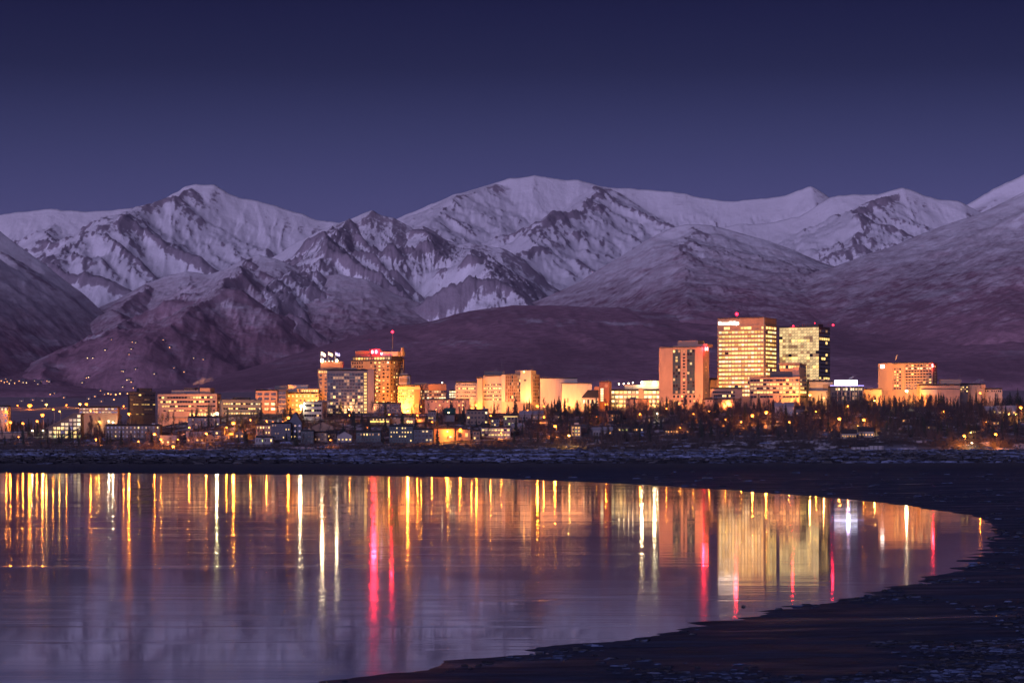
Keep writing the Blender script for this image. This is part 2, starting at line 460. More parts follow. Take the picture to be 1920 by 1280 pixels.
def mountain(name, label, prof, Yr, Wf, Wb, zb, seed, mat, nu=520, nv=150, spur=200.0, spurw=1100.0, rough=70.0,
             power=1.25, lean=0.0, rockbias=0.0, smoothk=5.0, aspect=0.55, convex=1.0, steep=1.0, ridge_noise=10.0, cell=520.0, gully=9.0, net=(1500.0, .62, 0.0, 1.0)):
    prof = np.array(prof, float)
    px = np.linspace(prof[0, 0], prof[-1, 0], nu)
    py = np.interp(px, prof[:, 0], prof[:, 1])
    zc = CZ + (HY - py) / F * Yr
    k = np.array([1, 2, 3, 2, 1.0]); k /= k.sum()
    pad = np.pad(zc, 2, mode='edge'); zc = np.convolve(pad, k, 'valid')
    X0 = (px - 960) / F * Yr
    zc = zc + ridge_noise * (ridged(X0 / 420.0, X0 * 0 + seed, 4, seed + 3) - 0.45)
    # crest lines lose their detail down the slope
    def blur(a, s):
        n = max(1, int(s)); kk = np.hanning(2 * n + 3); kk /= kk.sum()
        return np.convolve(np.pad(a, n + 1, mode='edge'), kk, 'valid')
    stages = [zc, blur(zc, nu / 40), blur(zc, nu / 18), blur(zc, nu / 9)]
    nf = int(nv * 0.82)
    s = np.concatenate([np.linspace(1, 0, nf) ** 1.15, -np.linspace(0, 1, nv - nf + 1)[1:]])
    S = s[:, None].repeat(nu, 1); XX = X0[None, :].repeat(nv, 0)
    sp = np.clip(S, 0, 1)
    ff = sp * (len(stages) - 1) * 1.6
    ff = np.clip(ff, 0, len(stages) - 1 - 1e-6); i0 = ff.astype(int); fr = ff - i0
    st = np.array(stages); col = np.arange(nu)[None, :].repeat(nv, 0)
    zcs = st[i0, col] * (1 - fr) + st[i0 + 1, col] * fr
    zcs[S < 0] = zc[None, :].repeat(nv, 0)[S < 0]
    YY = Yr - np.where(S > 0, S * Wf, S * Wb) + 260 * perlin(XX / 1900.0, XX * 0 + 7.7, seed) * (1 - sp)
    fall = np.where(S > 0, (1 - sp) ** power, (1 - np.abs(S)) ** 1.1)
    Z = zb + (zcs - zb) * fall
    if net:
        Z = zb + (zcs - zb) * np.where(S > 0, (1 - sp) ** (power * 1.55 + .2), (1 - np.abs(S)) ** 1.1)
        Zt, nr = ridge_net(X0, zc, zb, Yr, Wf, seed, net[0], net[1], net[2], XX, YY, net[3])
        lim = zcs - sp * 0.16 * Wf                      # keep spurs under the skyline
        onr = np.where((Zt > Z) & (S > 0), np.exp(-(nr / 110.0) ** 2), 0)
        Z = np.where(S > 0, np.maximum(Z, np.minimum(Zt, lim)), Z)
    else: onr = 0
    # spurs and gullies running down the slope, bent by a slow warp
    wob = 500 * fbm(XX / 2400.0, YY / 2400.0, 3, seed + 9) + lean * sp * Wf
    u = (XX + wob) / spurw
    env = np.minimum(1, sp * 4.5) * (1 - sp) ** 0.6
    amp = np.clip((zcs - zb) / 900.0, 0.15, 1.2)
    r = ridged(u, YY / (spurw * 3.2), 3, seed + 1)
    r2 = ridged(u * 2.7 + 11.3, YY / (spurw * 1.5), 4, seed + 2)
    r3 = ridged(u * 7.3 + 3.1 + 0.8 * r2, YY / (spurw * 0.75), 3, seed + 4)
    r4 = ridged(u * 17.0 + 1.7 * r3, YY / (spurw * 0.42), 3, seed + 7)
    Z = Z + (0.22 if net else 1.0) * amp * env * (spur * (r - 0.40) + spur * 0.35 * (r2 - 0.35) + spur * 0.18 * (r3 - 0.35))
    Z = Z + amp * rough * (0.12 + 0.25 * env) * (ridged((XX + wob) / 260.0, YY / 620.0, 5, seed + 5) - 0.35)
    Z = Z + amp * rough * 0.35 * env * fbm(XX / 90.0, YY / 90.0, 3, seed + 6)
    Z, acc = gullies(XX, YY, Z, cell, gully, np.clip(amp, .2, 1) * np.minimum(1, sp * 12 + .15 + (S < 0) * .5), 4, seed + 40)
    Z = Z - 260 * sm(.86, 1.0, sp)                      # sink the foot into the lowland
    # bare rock on convex ribs and on steep slopes turned away from the snow-laden wind
    gy, gx = np.gradient(Z); dx = np.gradient(XX, axis=1); dy = np.gradient(YY, axis=0)
    gx = gx / dx; gy = gy / np.where(np.abs(dy) < 1e-3, 1e-3, dy)
    slope = np.sqrt(gx * gx + gy * gy)
    def box(a, n):
        c = np.cumsum(np.pad(a, ((n + 1, n), (0, 0)), mode='edge'), 0); a = (c[2 * n + 1:] - c[:-2 * n - 1]) / (2 * n + 1)
        c = np.cumsum(np.pad(a, ((0, 0), (n + 1, n)), mode='edge'), 1); return (c[:, 2 * n + 1:] - c[:, :-2 * n - 1]) / (2 * n + 1)
    cv = Z - box(Z, 5)
    cv2 = Z - box(Z, 14)
    crest = sm(0.0, 0.06, sp)
    rock = 0.10 + rockbias + crest * convex * (cv / 60.0 + cv2 / 240.0) + crest * steep * (slope - 0.62) * 0.30 + aspect * np.clip(-gx, -0.9, 0.9)
    rock = rock + 0.42 * fbm(XX / 1100.0, YY / 1100.0, 3, seed + 12) + 0.07 * acc + 0.30 * onr
    ob = link(bpy.data.objects.new(name, grid_mesh(name, XX, YY, Z, {'rock': np.clip(rock, -1, 2), 'alt': Z})))
    ob.data.materials.append(mat)
    return tag(ob, label, kind='structure')

snow_far = mountain_mat('snow_far', 330, 640, fine=0.03)
snow_mid = mountain_mat('snow_mid', 260, 620, fine=0.035)
snow_spur = mountain_mat('snow_spur', 430, 920, fine=0.035)
snow_left = mountain_mat('snow_left', 360, 860, fine=0.03)
snow_hill = mountain_mat('snow_hill', 470, 1000, fine=0.03, patch=1.7)
snow_low = mountain_mat('snow_low', 520, 1250, fine=0.03, patch=1.1)

mountain('mountain', 'distant snow peak showing behind the long slope',
         [(1640, 470), (1760, 420), (1812, 384), (1850, 362), (1880, 346), (1905, 334), (1940, 318), (2010, 300), (2100, 330), (2300, 400)],
         21000, 4800, 3000, 260, 71, snow_far, nu=300, nv=110, rockbias=0.02)
mountain('mountain', 'broad snow dome with dark rock ribs',
         [(560, 560), (640, 480), (700, 435), (752, 408), (800, 386), (850, 366), (905, 347), (955, 334), (968, 333), (1000, 326.5), (1020, 329), (1045, 332),
          (1062, 335), (1085, 333), (1130, 345), (1180, 349), (1225, 352), (1262, 354), (1300, 366), (1345, 374), (1385, 377), (1430, 374), (1470, 367), (1500, 358),
          (1518, 351), (1535, 361), (1570, 385), (1700, 420), (1900, 470)],
         20000, 5600, 4500, 300, 13, snow_far, nu=640, nv=170, spur=330, spurw=1500, rockbias=-0.15, power=1.15, lean=0.1, net=(1900.0, .50, -0.22, 0.85))
mountain('mountain', 'tall snow peak with a flat notched summit',
         [(-420, 470), (-200, 440), (0, 410), (40, 402), (70, 400), (105, 395), (120, 398), (165, 399), (215, 398), (250, 392), (285, 384), (318, 371), (336, 361), (346, 351),
          (368, 345), (384, 347), (402, 346), (412, 354), (430, 363), (452, 371), (478, 375), (500, 380), (530, 389), (562, 399), (592, 412), (620, 417), (680, 424), (800, 470), (900, 540)],
         18000, 5000, 4000, 260, 23, snow_far, nu=640, nv=170, spur=330, spurw=1250, rockbias=-0.10, power=1.2, lean=-0.12, net=(1500.0, .60, 0.05, 0.95))
mountain('mountain', 'rounded snowy summits above the bushy hillside',
         [(1180, 480), (1300, 440), (1380, 420), (1440, 415), (1500, 405), (1530, 386), (1555, 371), (1600, 362), (1625, 364), (1645, 365), (1668, 357), (1690, 352), (1706, 358), (1730, 371), (1755, 377),
          (1785, 379), (1800, 383), (1824, 396), (1900, 430), (2050, 480), (2300, 520)],
         16500, 4600, 3600, 240, 37, snow_mid, nu=520, nv=150, spur=200, spurw=1300, rockbias=-0.06, power=1.1, net=(1700.0, .45, 0.0, 0.9))
mountain('mountain', 'dark craggy twin peaks streaked with snow gullies',
         [(380, 560), (470, 505), (525, 472), (562, 446), (620, 421), (655, 407), (678, 397), (694, 393), (716, 400), (735, 403), (752, 414), (772, 425), (792, 420), (808, 428),
          (832, 444), (858, 455), (884, 449), (912, 456), (940, 461), (985, 488), (1030, 528), (1070, 556), (1200, 620)],
         14500, 3900, 3000, 230, 47, snow_mid, nu=560, nv=170, spur=330, spurw=820, rough=110, rockbias=0.14, power=1.05, lean=0.15, aspect=0.4, net=(900.0, .75, 0.12, 0.8))
mountain('mountain', 'lower snow spurs at the foot of the tall peak',
         [(40, 640), (140, 590), (210, 560), (270, 530), (322, 512), (345, 508), (390, 514), (420, 505), (455, 488), (486, 476), (520, 486), (560, 508), (600, 520), (640, 515), (690, 525), (760, 560), (860, 600), (960, 660)],
         13000, 3300, 2600, 200, 59, snow_spur, nu=520, nv=150, spur=250, spurw=700, rough=90, rockbias=0.10, power=1.0, aspect=0.5, net=(800.0, .62, 0.05, 0.8))
mountain('mountain', 'shadowy mountain shoulder falling towards the lowland',
         [(-520, 330), (-300, 375), (-120, 405), (0, 432), (40, 462), (85, 494), (120, 520), (160, 548), (205, 590), (250, 630), (300, 668), (380, 705), (460, 730)],
         12500, 3600, 2600, 180, 67, snow_left, nu=420, nv=140, spur=260, spurw=900, rockbias=-0.20, power=1.0, lean=0.35, aspect=0.12, net=(1000.0, .55, 0.35, 0.85))
mountain('mountain', 'long snowy slope climbing behind the towers',
         [(1260, 600), (1340, 572), (1420, 546), (1500, 520), (1560, 500), (1620, 478), (1680, 458), (1720, 444), (1790, 414), (1850, 393), (1885, 377), (1925, 358), (2000, 330), (2150, 290), (2400, 260)],
         11500, 3200, 3000, 180, 83, snow_hill, nu=480, nv=140, spur=150, spurw=1100, rough=45, rockbias=-0.08, power=0.95, net=(1500.0, .32, -0.25, 0.8))
mountain('mountain', 'bald mottled hill with a snow-dusted crown',
         [(820, 640), (940, 590), (1040, 549), (1085, 528), (1130, 502), (1180, 470), (1228, 441), (1262, 425), (1285, 421), (1330, 424), (1380, 436), (1440, 452), (1520, 480), (1600, 510), (1700, 560), (1850, 640)],
         13000, 3500, 2600, 190, 91, snow_hill, nu=480, nv=140, spur=120, spurw=1200, rough=45, rockbias=0.14, power=0.95, net=(1000.0, .26, -0.05, 0.75))
mountain('foothill', 'dark forested foothill below the mottled hill',
         [(300, 742), (400, 718), (480, 692), (560, 662), (640, 636), (720, 618), (800, 605), (880, 585), (950, 576), (1040, 572), (1150, 578), (1300, 592), (1420, 600), (1500, 600), (1600, 592), (1700, 580), (1790, 570), (1860, 564), (1930, 558), (2100, 545), (2400, 520)],
         10500, 3200, 2400, 120, 101, snow_low, nu=560, nv=130, spur=90, spurw=1000, rough=32, rockbias=0.0, power=0.9, net=None)

# ------------------------------------------------------------------ building kit
# surfaces
def wsurf(name, col, *a, **k): return surf(name, tuple(q * 0.46 for q in col), *a, **k)
W_PALE = wsurf('pale_concrete', (0.55, 0.47, 0.43))
W_SALMON = wsurf('salmon_concrete', (0.56, 0.35, 0.21))
W_PINK = wsurf('pink_stucco', (0.58, 0.37, 0.25))
W_CREAM = wsurf('cream_stucco', (0.62, 0.52, 0.40))
W_BROWN = wsurf('brown_concrete', (0.34, 0.24, 0.16))
W_BRICK = wsurf('brick_red', (0.30, 0.15, 0.09))
W_TAN = wsurf('tan_concrete', (0.46, 0.36, 0.25))
W_DARK = wsurf('dark_cladding', (0.045, 0.042, 0.045), 0.5)
W_GREY = wsurf('grey_concrete', (0.24, 0.23, 0.24))
W_WHITE = wsurf('white_paint', (0.46, 0.45, 0.45))
W_TEAL = wsurf('teal_siding', (0.10, 0.145, 0.155))
W_BLUE = wsurf('blue_siding', (0.13, 0.15, 0.19))
W_BEIGE = wsurf('beige_siding', (0.26, 0.22, 0.18))
W_ROOF = wsurf('roof_dark', (0.06, 0.055, 0.055))
W_ROOFSNOW = wsurf('roof_snow', (0.42, 0.43, 0.47), 0.9)
W_GREEN = wsurf('green_metal_roof', (0.05, 0.14, 0.11), 0.5)
W_METAL = wsurf('galvanised_metal', (0.30, 0.30, 0.31), 0.4, metal=0.6)
W_MULL = wsurf('mullion_metal', (0.10, 0.09, 0.09), 0.4, metal=0.5)
def glassy(name, col, rough):
    m = N(name); n1 = m.noise(m.obj(), 0.6, 3)
    MATS[name] = m.pbr(m.mix(n1, tuple(c * 0.6 for c in col), tuple(c * 1.5 for c in col)), rough, Specular_IOR_Level=0.9)
    return MATS[name]
G_DARK = glassy('dark_glass', (0.018, 0.020, 0.028), 0.12)
G_BLUE = glassy('blue_glass', (0.035, 0.060, 0.075), 0.12)
G_AMBER = glassy('amber_glass', (0.12, 0.055, 0.02), 0.2)
# lit panes; cream also carries the gold tower's mirrored light as glow
L_WARM = glow('lit_warm', (1.0, 0.42, 0.09), 1.7, vary=0.45)
L_YEL = glow('lit_yellow', (1.0, 0.62, 0.18), 2.1, vary=0.4)
LIT_MIRROR_CREAM = glow('lit_mirror_cream', (1.0, 0.66, 0.28), 1.05, vary=0.35)
L_WHITE = glow('lit_white', (1.0, 0.76, 0.38), 2.0, vary=0.4)
L_DIM = glow('lit_dim', (1.0, 0.50, 0.20), 0.40, vary=0.6)
L_GOLD = glow('lit_gold', (1.0, 0.52, 0.11), 1.25, vary=0.3)
L_GREEN = glow('lit_green', (0.85, 0.85, 0.25), 1.3, vary=0.4)

def box_mesh(name, x0, x1, y0, y1, z0, z1, parapet=0.0):
    bm = bmesh.new()
    v = [bm.verts.new(p) for p in ((x0, y0, z0), (x1, y0, z0), (x1, y1, z0), (x0, y1, z0), (x0, y0, z1), (x1, y0, z1), (x1, y1, z1), (x0, y1, z1))]
    for f in ((0, 3, 2, 1), (0, 1, 5, 4), (1, 2, 6, 5), (2, 3, 7, 6), (3, 0, 4, 7)):
        bm.faces.new([v[i] for i in f])
    top = bm.faces.new([v[i] for i in (4, 5, 6, 7)])
    if parapet and x1 - x0 > 3 and y1 - y0 > 3:
        bmesh.ops.inset_region(bm, faces=[top], thickness=0.5)
        for q in top.verts: q.co.z -= parapet
    me = bpy.data.meshes.new(name); bm.to_mesh(me); bm.free()
    return me

_unit = {}
def unit_box(mat, kind='box'):
    """unit piece sharing one mesh per material; kind 'pane' has a raised frame round a recessed sheet of glass"""
    k = (mat.name, kind)
    if k in _unit: return _unit[k]
    if kind == 'box':
        me = box_mesh('piece_' + mat.name, -0.5, 0.5, -0.5, 0.5, 0, 1); me.materials.append(mat)
    else:
        f = 0.055 if kind == 'pane' else 0.014
        a = [(-.5, 0), (.5, 0), (.5, 1), (-.5, 1)]; b = [(-.5 + f, f), (.5 - f, f), (.5 - f, 1 - f), (-.5 + f, 1 - f)]
        v = [(x, 0.5, z) for x, z in a] + [(x, -0.5, z) for x, z in a] + [(x, -0.5, z) for x, z in b] + [(x, 0.1, z) for x, z in b]
        fs, mi = [], []
        for i in range(4):
            j = (i + 1) % 4
            fs += [(i, j, 4 + j, 4 + i), (4 + i, 4 + j, 8 + j, 8 + i), (8 + i, 8 + j, 12 + j, 12 + i)]; mi += [0, 0, 0]
        fs.append((12, 13, 14, 15)); mi.append(1)
        me = bpy.data.meshes.new('pane_' + mat.name); me.from_pydata(v, [], fs)
        me.materials.append(W_MULL); me.materials.append(mat)
        me.polygons.foreach_set('material_index', mi); me.update()
    _unit[k] = me
    return me

def piece(name, parent, mat, x0, x1, y0, y1, z0, z1, kind='box', label=None):
    o = bpy.data.objects.new(name, unit_box(mat, kind))
    o.location = ((x0 + x1) / 2, (y0 + y1) / 2, z0)
    o.scale = (x1 - x0, y1 - y0, z1 - z0)
    link(o, parent)
    if label: o['label'] = label
    return o

FOOT = []      # px extents and depth ranges taken by buildings (keeps trees out of walls)

class Bld:
    def __init__(s, name, label, xl, xr, ytop, Y, wall, side=0, th=22.0, D=None, cat='building', base=None, group=None, roofline=True):
        """front face spans xl..xr photo px at depth Y; side>0: its right flank shows for that many px, side<0: its left flank"""
        s.Y, s.mp, s.xl, s.xr = Y, mpp(Y), xl, xr
        t = math.radians(th) if side else 0.0
        s.ct = math.cos(t); s.W = (xr - xl) * s.mp / s.ct
        s.D = D if D else (abs(side) * s.mp / math.sin(t) if side else max(10.0, min(26.0, s.W * 0.7)))
        yaw = -t if side > 0 else t
        cx = xr if side > 0 else (xl if side < 0 else (xl + xr) / 2)
        c = P(cx, HY, Y)
        off = Vector((math.cos(yaw), math.sin(yaw), 0)) * (s.W / 2) * (-1 if side > 0 else (1 if side < 0 else 0))
        o = c + off
        s.zb = ground_z(o.x, o.y) if base is None else base
        s.root = link(bpy.data.objects.new(name, None))
        s.root.empty_display_size = 3
        s.root.location = (o.x, o.y, s.zb); s.root.rotation_euler = (0, 0, yaw)
        tag(s.root, label, cat, group)
        s.yaw, s.side = yaw, side
        s.top = s.z(ytop)
        s.wall = wall
        s.body = link(bpy.data.objects.new('wall', box_mesh('wall', -s.W / 2, s.W / 2, 0, s.D, -6.0, s.top, 0.9)), s.root)
        s.body.data.materials.append(wall)
        if roofline:
            for nm, a in (('roof_coping', (-s.W / 2 - .25, s.W / 2 + .25, -.25, .3)),):
                piece(nm, s.root, W_ROOF, *a, s.top + .003, s.top + .5)
        R_ = random.Random(int(xl * 17 + ytop)); 
        for k in range(R_.randint(1, 4) if s.W > 10 and roofline else 0):
            u = R_.uniform(-.42, .36) * s.W; w_ = R_.uniform(1.2, 3.2); dp = R_.uniform(.25, .7) * s.D
            piece('rooftop_vent', s.root, W_METAL if R_.random() < .5 else W_DARK, u, u + w_, dp, dp + 2, s.top - .9, s.top + R_.uniform(.5, 1.5))
        FOOT.append((min(xl, xl + min(side, 0)), max(xr, xr + max(side, 0)), Y - 8, Y + s.D + 8))
    def z(s, py): return CZ + (HY - py) * s.mp - s.zb
    def x(s, px): return (px - (s.xl + s.xr) / 2) * s.mp / s.ct
    def slab(s, name, px0, px1, py0, py1, mat, out=0.4, back=0.0, label=None):
        """box on the front: px/py extents, standing 'out' metres proud of the wall, reaching 'back' metres behind it"""
        return piece(name, s.root, mat, s.x(px0), s.x(px1), -out, back, s.z(py1), s.z(py0), label=label)
    def block(s, name, px0, px1, py0, py1, y0, y1, mat, label=None):
        return piece(name, s.root, mat, s.x(px0), s.x(px1), y0, y1, s.z(py1), s.z(py0), label=label)
    def win(s, px0, px1, py0, py1, mat, name='window', out=0.12, kind='pane'):
        return piece(name, s.root, mat, s.x(px0), s.x(px1), -out, -0.01, s.z(py1), s.z(py0), kind)
    def grid(s, px0, px1, nc, py0, py1, nr, mats, wf=0.62, hf=0.55, skip=0.0, out=0.12, rows=None, seed=0, name='window'):
        """nr x nc separate windows; mats = list of (material, weight), or rows = {row: mats} for special storeys"""
        R = random.Random(int(px0 * 7 + py0 * 13 + seed))
        dx, dy = (px1 - px0) / nc, (py1 - py0) / nr
        for r in range(nr):
            ms = (rows or {}).get(r, mats)
            for c in range(nc):
                if skip and R.random() < skip: continue
                mt = R.choices([q[0] for q in ms], [q[1] for q in ms])[0]
                if mt is None: continue
                xa = px0 + dx * (c + 0.5 - wf / 2); ya = py0 + dy * (r + 0.5 - hf / 2)
                s.win(xa, xa + dx * wf, ya, ya + dy * hf, mt, name, out)
    def bands(s, px0, px1, py0, py1, n, frac, mat, out=0.45, name='spandrel'):
        """n storey bands of wall standing proud between the strip windows"""
        dy = (py1 - py0) / n
        for k in range(n):
            s.slab(name, px0, px1, py0 + dy * k, py0 + dy * (k + frac), mat, out)
    # flank (side face): u runs 0..1 away from the near corner
    def sgrid(s, u0, u1, nc, py0, py1, nr, mats, wf=0.62, hf=0.55, seed=0, name='window', rows=None):
        R = random.Random(int(s.xl * 3 + py0 * 5 + seed)); du = (u1 - u0) / nc; dy = (py1 - py0) / nr
        sg = 1 if s.side > 0 else -1
        for r in range(nr):
            ms = (rows or {}).get(r, mats)
            for c in range(nc):
                mt = R.choices([q[0] for q in ms], [q[1] for q in ms])[0]
                if mt is None: continue
                yc = (u0 + du * (c + .5)) * s.D; w = du * wf * s.D
                ya = py0 + dy * (r + .5 - hf / 2)
                o = piece(name, s.root, mt, -w / 2, w / 2, -.12, -.01, s.z(ya + dy * hf), s.z(ya), 'pane')
                o.location = (sg * (s.W / 2 + .065), yc, s.z(ya + dy * hf)); o.rotation_euler = (0, 0, sg * math.pi / 2)
    def sbands(s, u0, u1, py0, py1, n, frac, mat, out=0.45, name='spandrel'):
        dy = (py1 - py0) / n; sg = 1 if s.side > 0 else -1
        for k in range(n):
            a, b = sorted((sg * (s.W / 2), sg * (s.W / 2 + out)))
            piece(name, s.root, mat, a, b, u0 * s.D, u1 * s.D, s.z(py0 + dy * (k + frac)), s.z(py0 + dy * k))
    def mast(s, px, py0, py1, r=0.18, depth=6.0, name='antenna', mat=None):
        me = tube_mesh(r, r * 0.5); o = bpy.data.objects.new(name, me)
        o.location = (s.x(px), depth, s.z(py1)); o.scale = (1, 1, s.z(py0) - s.z(py1)); link(o, s.root)
        if not me.materials: me.materials.append(mat or W_METAL)
        return o
    def bulb(s, px, py, r, mat, depth=0.0, name='beacon'):
        o = bpy.data.objects.new(name, ball_mesh(mat)); o.location = (s.x(px), depth, s.z(py)); o.scale = (r, r, r)
        return link(o, s.root)

_tubes = {}
def tube_mesh(r0, r1, n=6, mat=None):
    k = (r0, r1, n, mat.name if mat else '')
    if k in _tubes: return _tubes[k]
    v = [(math.cos(a) * r, math.sin(a) * r, z) for z, r in ((0, r0), (1, r1)) for a in [2 * math.pi * i / n for i in range(n)]]
    f = [(i, (i + 1) % n, n + (i + 1) % n, n + i) for i in range(n)] + [tuple(range(n, 2 * n)), tuple(reversed(range(n)))]
    me = bpy.data.meshes.new('pole'); me.from_pydata(v, [], f)
    if mat: me.materials.append(mat)
    _tubes[k] = me
    return me
_balls = {}
def ball_mesh(mat):
    if mat.name in _balls: return _balls[mat.name]
    bm = bmesh.new(); bmesh.ops.create_icosphere(bm, subdivisions=2, radius=1.0)
    me = bpy.data.meshes.new('bulb'); bm.to_mesh(me); bm.free(); me.materials.append(mat)
    me.polygons.foreach_set('use_smooth', [True] * len(me.polygons))
    _balls[mat.name] = me
    return me

def text_mesh(body, size, mat, extr=0.12):
    cu = bpy.data.curves.new('lettering', 'FONT'); cu.body = body; cu.size = size; cu.extrude = extr; cu.offset = 0.02 * size
    cu.align_x = 'LEFT'
    ob = bpy.data.objects.new('lettering', cu); COL.objects.link(ob)
    bpy.context.view_layer.update()
    me = bpy.data.meshes.new_from_object(ob.evaluated_get(bpy.context.evaluated_depsgraph_get()))
    bpy.data.objects.remove(ob); me.materials.clear(); me.materials.append(mat)
    return me

# ------------------------------------------------------------------ lamps
C_SOD = (1.0, 0.24, 0.018); C_WHT = (1.0, 0.76, 0.42); C_RED = (1.0, 0.012, 0.035); C_YEL = (1.0, 0.46, 0.08); C_BLU = (0.45, 0.45, 1.0)
LM = {}
def lamp_mat(col, st):
    k = (col, st)
    if k not in LM: LM[k] = glow('lamp_%d' % len(LM), col, st, sample=False)
    return LM[k]

def point(parent, loc, col, watts, r=0.8):
    d = bpy.data.lights.new('lamp_light', 'POINT'); d.energy = watts; d.color = col; d.shadow_soft_size = r
    o = bpy.data.objects.new('lamp_light', d); o.location = loc
    return link(o, parent)

def street_lamp(px, py, col=C_SOD, watts=30000.0, r=0.75, st=160.0, label=None, group='street lamps', Y=None, h=9.0, name='street_lamp'):
    if Y is None:
        ys = np.linspace(2345, 6800 if (px < 250 and py < 765) else 2980, 300); xs = (px - 960) / F * ys
        Y = float(ys[np.argmin(np.abs(CZ + (HY - py) / F * ys - land(xs, ys) - h))])
    p = P(px, py, Y); gz = ground_z(p.x, p.y); q_ = max(1.0, Y / 2800.0); r *= q_; watts *= q_ ** 1.5
    hh = max(3.0, p.z - gz)
    root = link(bpy.data.objects.new(name, None)); root.location = (p.x, p.y, gz)
    tag(root, label, 'street lamp', group)
    pole = link(bpy.data.objects.new('pole', tube_mesh(0.14, 0.09, 6, W_METAL)), root); pole.location = (0.9, 0, -.4); pole.scale = (1, 1, hh + .7)
    piece('arm', root, W_METAL, -0.3, 0.95, -.06, .06, hh + .28, hh + .40)
    piece('lamp_head', root, W_METAL, -0.75, 0.45, -.28, .28, hh + .10, hh + .28)
    b = link(bpy.data.objects.new('lamp_glass', ball_mesh(lamp_mat(col, st))), root); b.location = (-0.15, 0, hh - r * 0.45); b.scale = (r, r, r * 0.6)
    point(root, (-0.15, 0, hh - r * 0.45 - r * 0.75), col, watts, r * 0.6)
    return root

FLOOD = 1.75  # the floodlights are added, unseen fixtures that brighten the facades
def added_floodlight(px, Y, aim, col, target, albedo=0.5, spread=100, h=5.0, label=None, group='added floodlights aimed at the facades'):
    """added ground flood lamp at pixel column px and depth Y, aimed at a world point; 'target' = radiance wanted on the wall"""
    x = (px - 960) / F * Y; gz = ground_z(x, Y)
    root = link(bpy.data.objects.new('added_floodlight', None)); root.location = (x, Y, gz)
    tag(root, label, 'added_floodlight', group)
    pole = link(bpy.data.objects.new('pole', tube_mesh(0.14, 0.09, 6, W_METAL)), root); pole.location = (0, 0, -.4); pole.scale = (1, 1, h + .2)
    src = Vector((x, Y, gz + h)); dv = aim - src
    q = dv.to_track_quat('-Z', 'Y')
    hd = link(bpy.data.objects.new('housing', unit_box(W_METAL)), root); hd.scale = (1.0, 0.7, 0.5)
    hd.rotation_euler = q.to_euler(); hd.location = Vector((0, 0, h)) - dv.normalized() * 0.2
    d = bpy.data.lights.new('added_flood_light', 'SPOT'); d.spot_size = math.radians(spread); d.spot_blend = 1.0
    d.energy = FLOOD * 4 * math.pi * dv.length ** 2 * math.pi * target / albedo; d.color = (col[0], col[1] * .70, col[2] * .42); d.shadow_soft_size = 0.8
    o = link(bpy.data.objects.new('added_flood_light', d), root); o.location = Vector((0, 0, h)) + dv.normalized() * 0.5; o.rotation_euler = q.to_euler()
    return root

def wash(b, n, dist, target, col=C_SOD, albedo=0.5, zf=0.45, px=None, spread=110, what='facade'):
    """n added floodlights brightening the front of building b"""
    xs = px or [b.xl + (b.xr - b.xl) * (k + .5) / n for k in range(n)]
    for q in xs:
        a = P(q, HY, b.Y); a.z = b.zb + b.top * zf
        added_floodlight(q, b.Y - dist, a, col, target / (1.0 if len(xs) == 1 else 1.35), albedo, spread, label='added unseen flood lamp on a short pole washing the ' + what)

# ------------------------------------------------------------------ the city: tall and mid-rise buildings (left to right along the skyline)
DK, WM, YL, CR, WH, DM, GD = G_DARK, L_WARM, L_YEL, LIT_MIRROR_CREAM, L_WHITE, L_DIM, L_GOLD
R_BEACON = glow('red_beacon', C_RED, 8.0)
R_SIGN = glow('red_sign', (1.0, 0.045, 0.05), 45.0)
W_SIGN = glow('white_sign', (1.0, 0.85, 0.78), 9.0)

# dark banded office
b = Bld('office_block', 'dark glass office block with thin lit storeys beside the pale wide office', 243, 289, 735, 2700, W_DARK, side=-4)
for k, (y, ms) in enumerate([(740, [(DK, 4), (YL, 1)]), (748, [(DK, 5), (DM, 2)]), (757, [(YL, 6), (DK, 2)]), (766, [(DK, 4), (DM, 2)]), (775, [(YL, 2), (DK, 3)]), (784, [(DK, 4), (DM, 1)]), (793, [(DK, 4), (DM, 1)])]):
    b.grid(244, 289, 9, y - 1.8, y + 1.8, 1, ms, wf=0.9, hf=0.9)
b.bands(243, 289, 735, 800, 7, 0.42, W_DARK, 0.5)
b.block('penthouse', 262, 285, 727, 735, 3, 14, W_DARK)

# pale wide office
b = Bld('office_building', 'wide pale pink office with dark strip windows and a grey penthouse', 289, 407, 738, 2640, W_PINK, side=6, th=25)
for k, y in enumerate((744.5, 752.5, 760.5, 768)):
    b.grid(291 + k * 3, 404, 20, y - 2, y + 2, 1, [(DK, 5), (YL, 2), (DM, 1)], wf=0.92, hf=1.0)
b.grid(352, 404, 9, 773, 780, 1, [(YL, 5), (WH, 2)], wf=0.8, hf=0.8)
b.bands(289, 407, 738, 773, 4, 0.45, W_PINK, 0.4)
b.sgrid(0.1, 0.9, 3, 742, 766, 3, [(DK, 2), (YL, 1)], hf=0.4)
b.block('penthouse', 312, 368, 730.5, 738, 4, 16, W_GREY)
b.block('cooling_unit', 335, 356, 726, 730.5, 6, 12, W_DARK)
b.block('stair_tower', 369, 389, 727, 738, 4, 12, W_SALMON)
b.mast(360.5, 722, 730.5, 0.3, 9, 'chimney')
b.slab('canopy', 300, 407, 781, 783, W_GREY, 3.0)
wash(b, 3, 42, 0.62, (1, .47, .18), what='wide pale office')

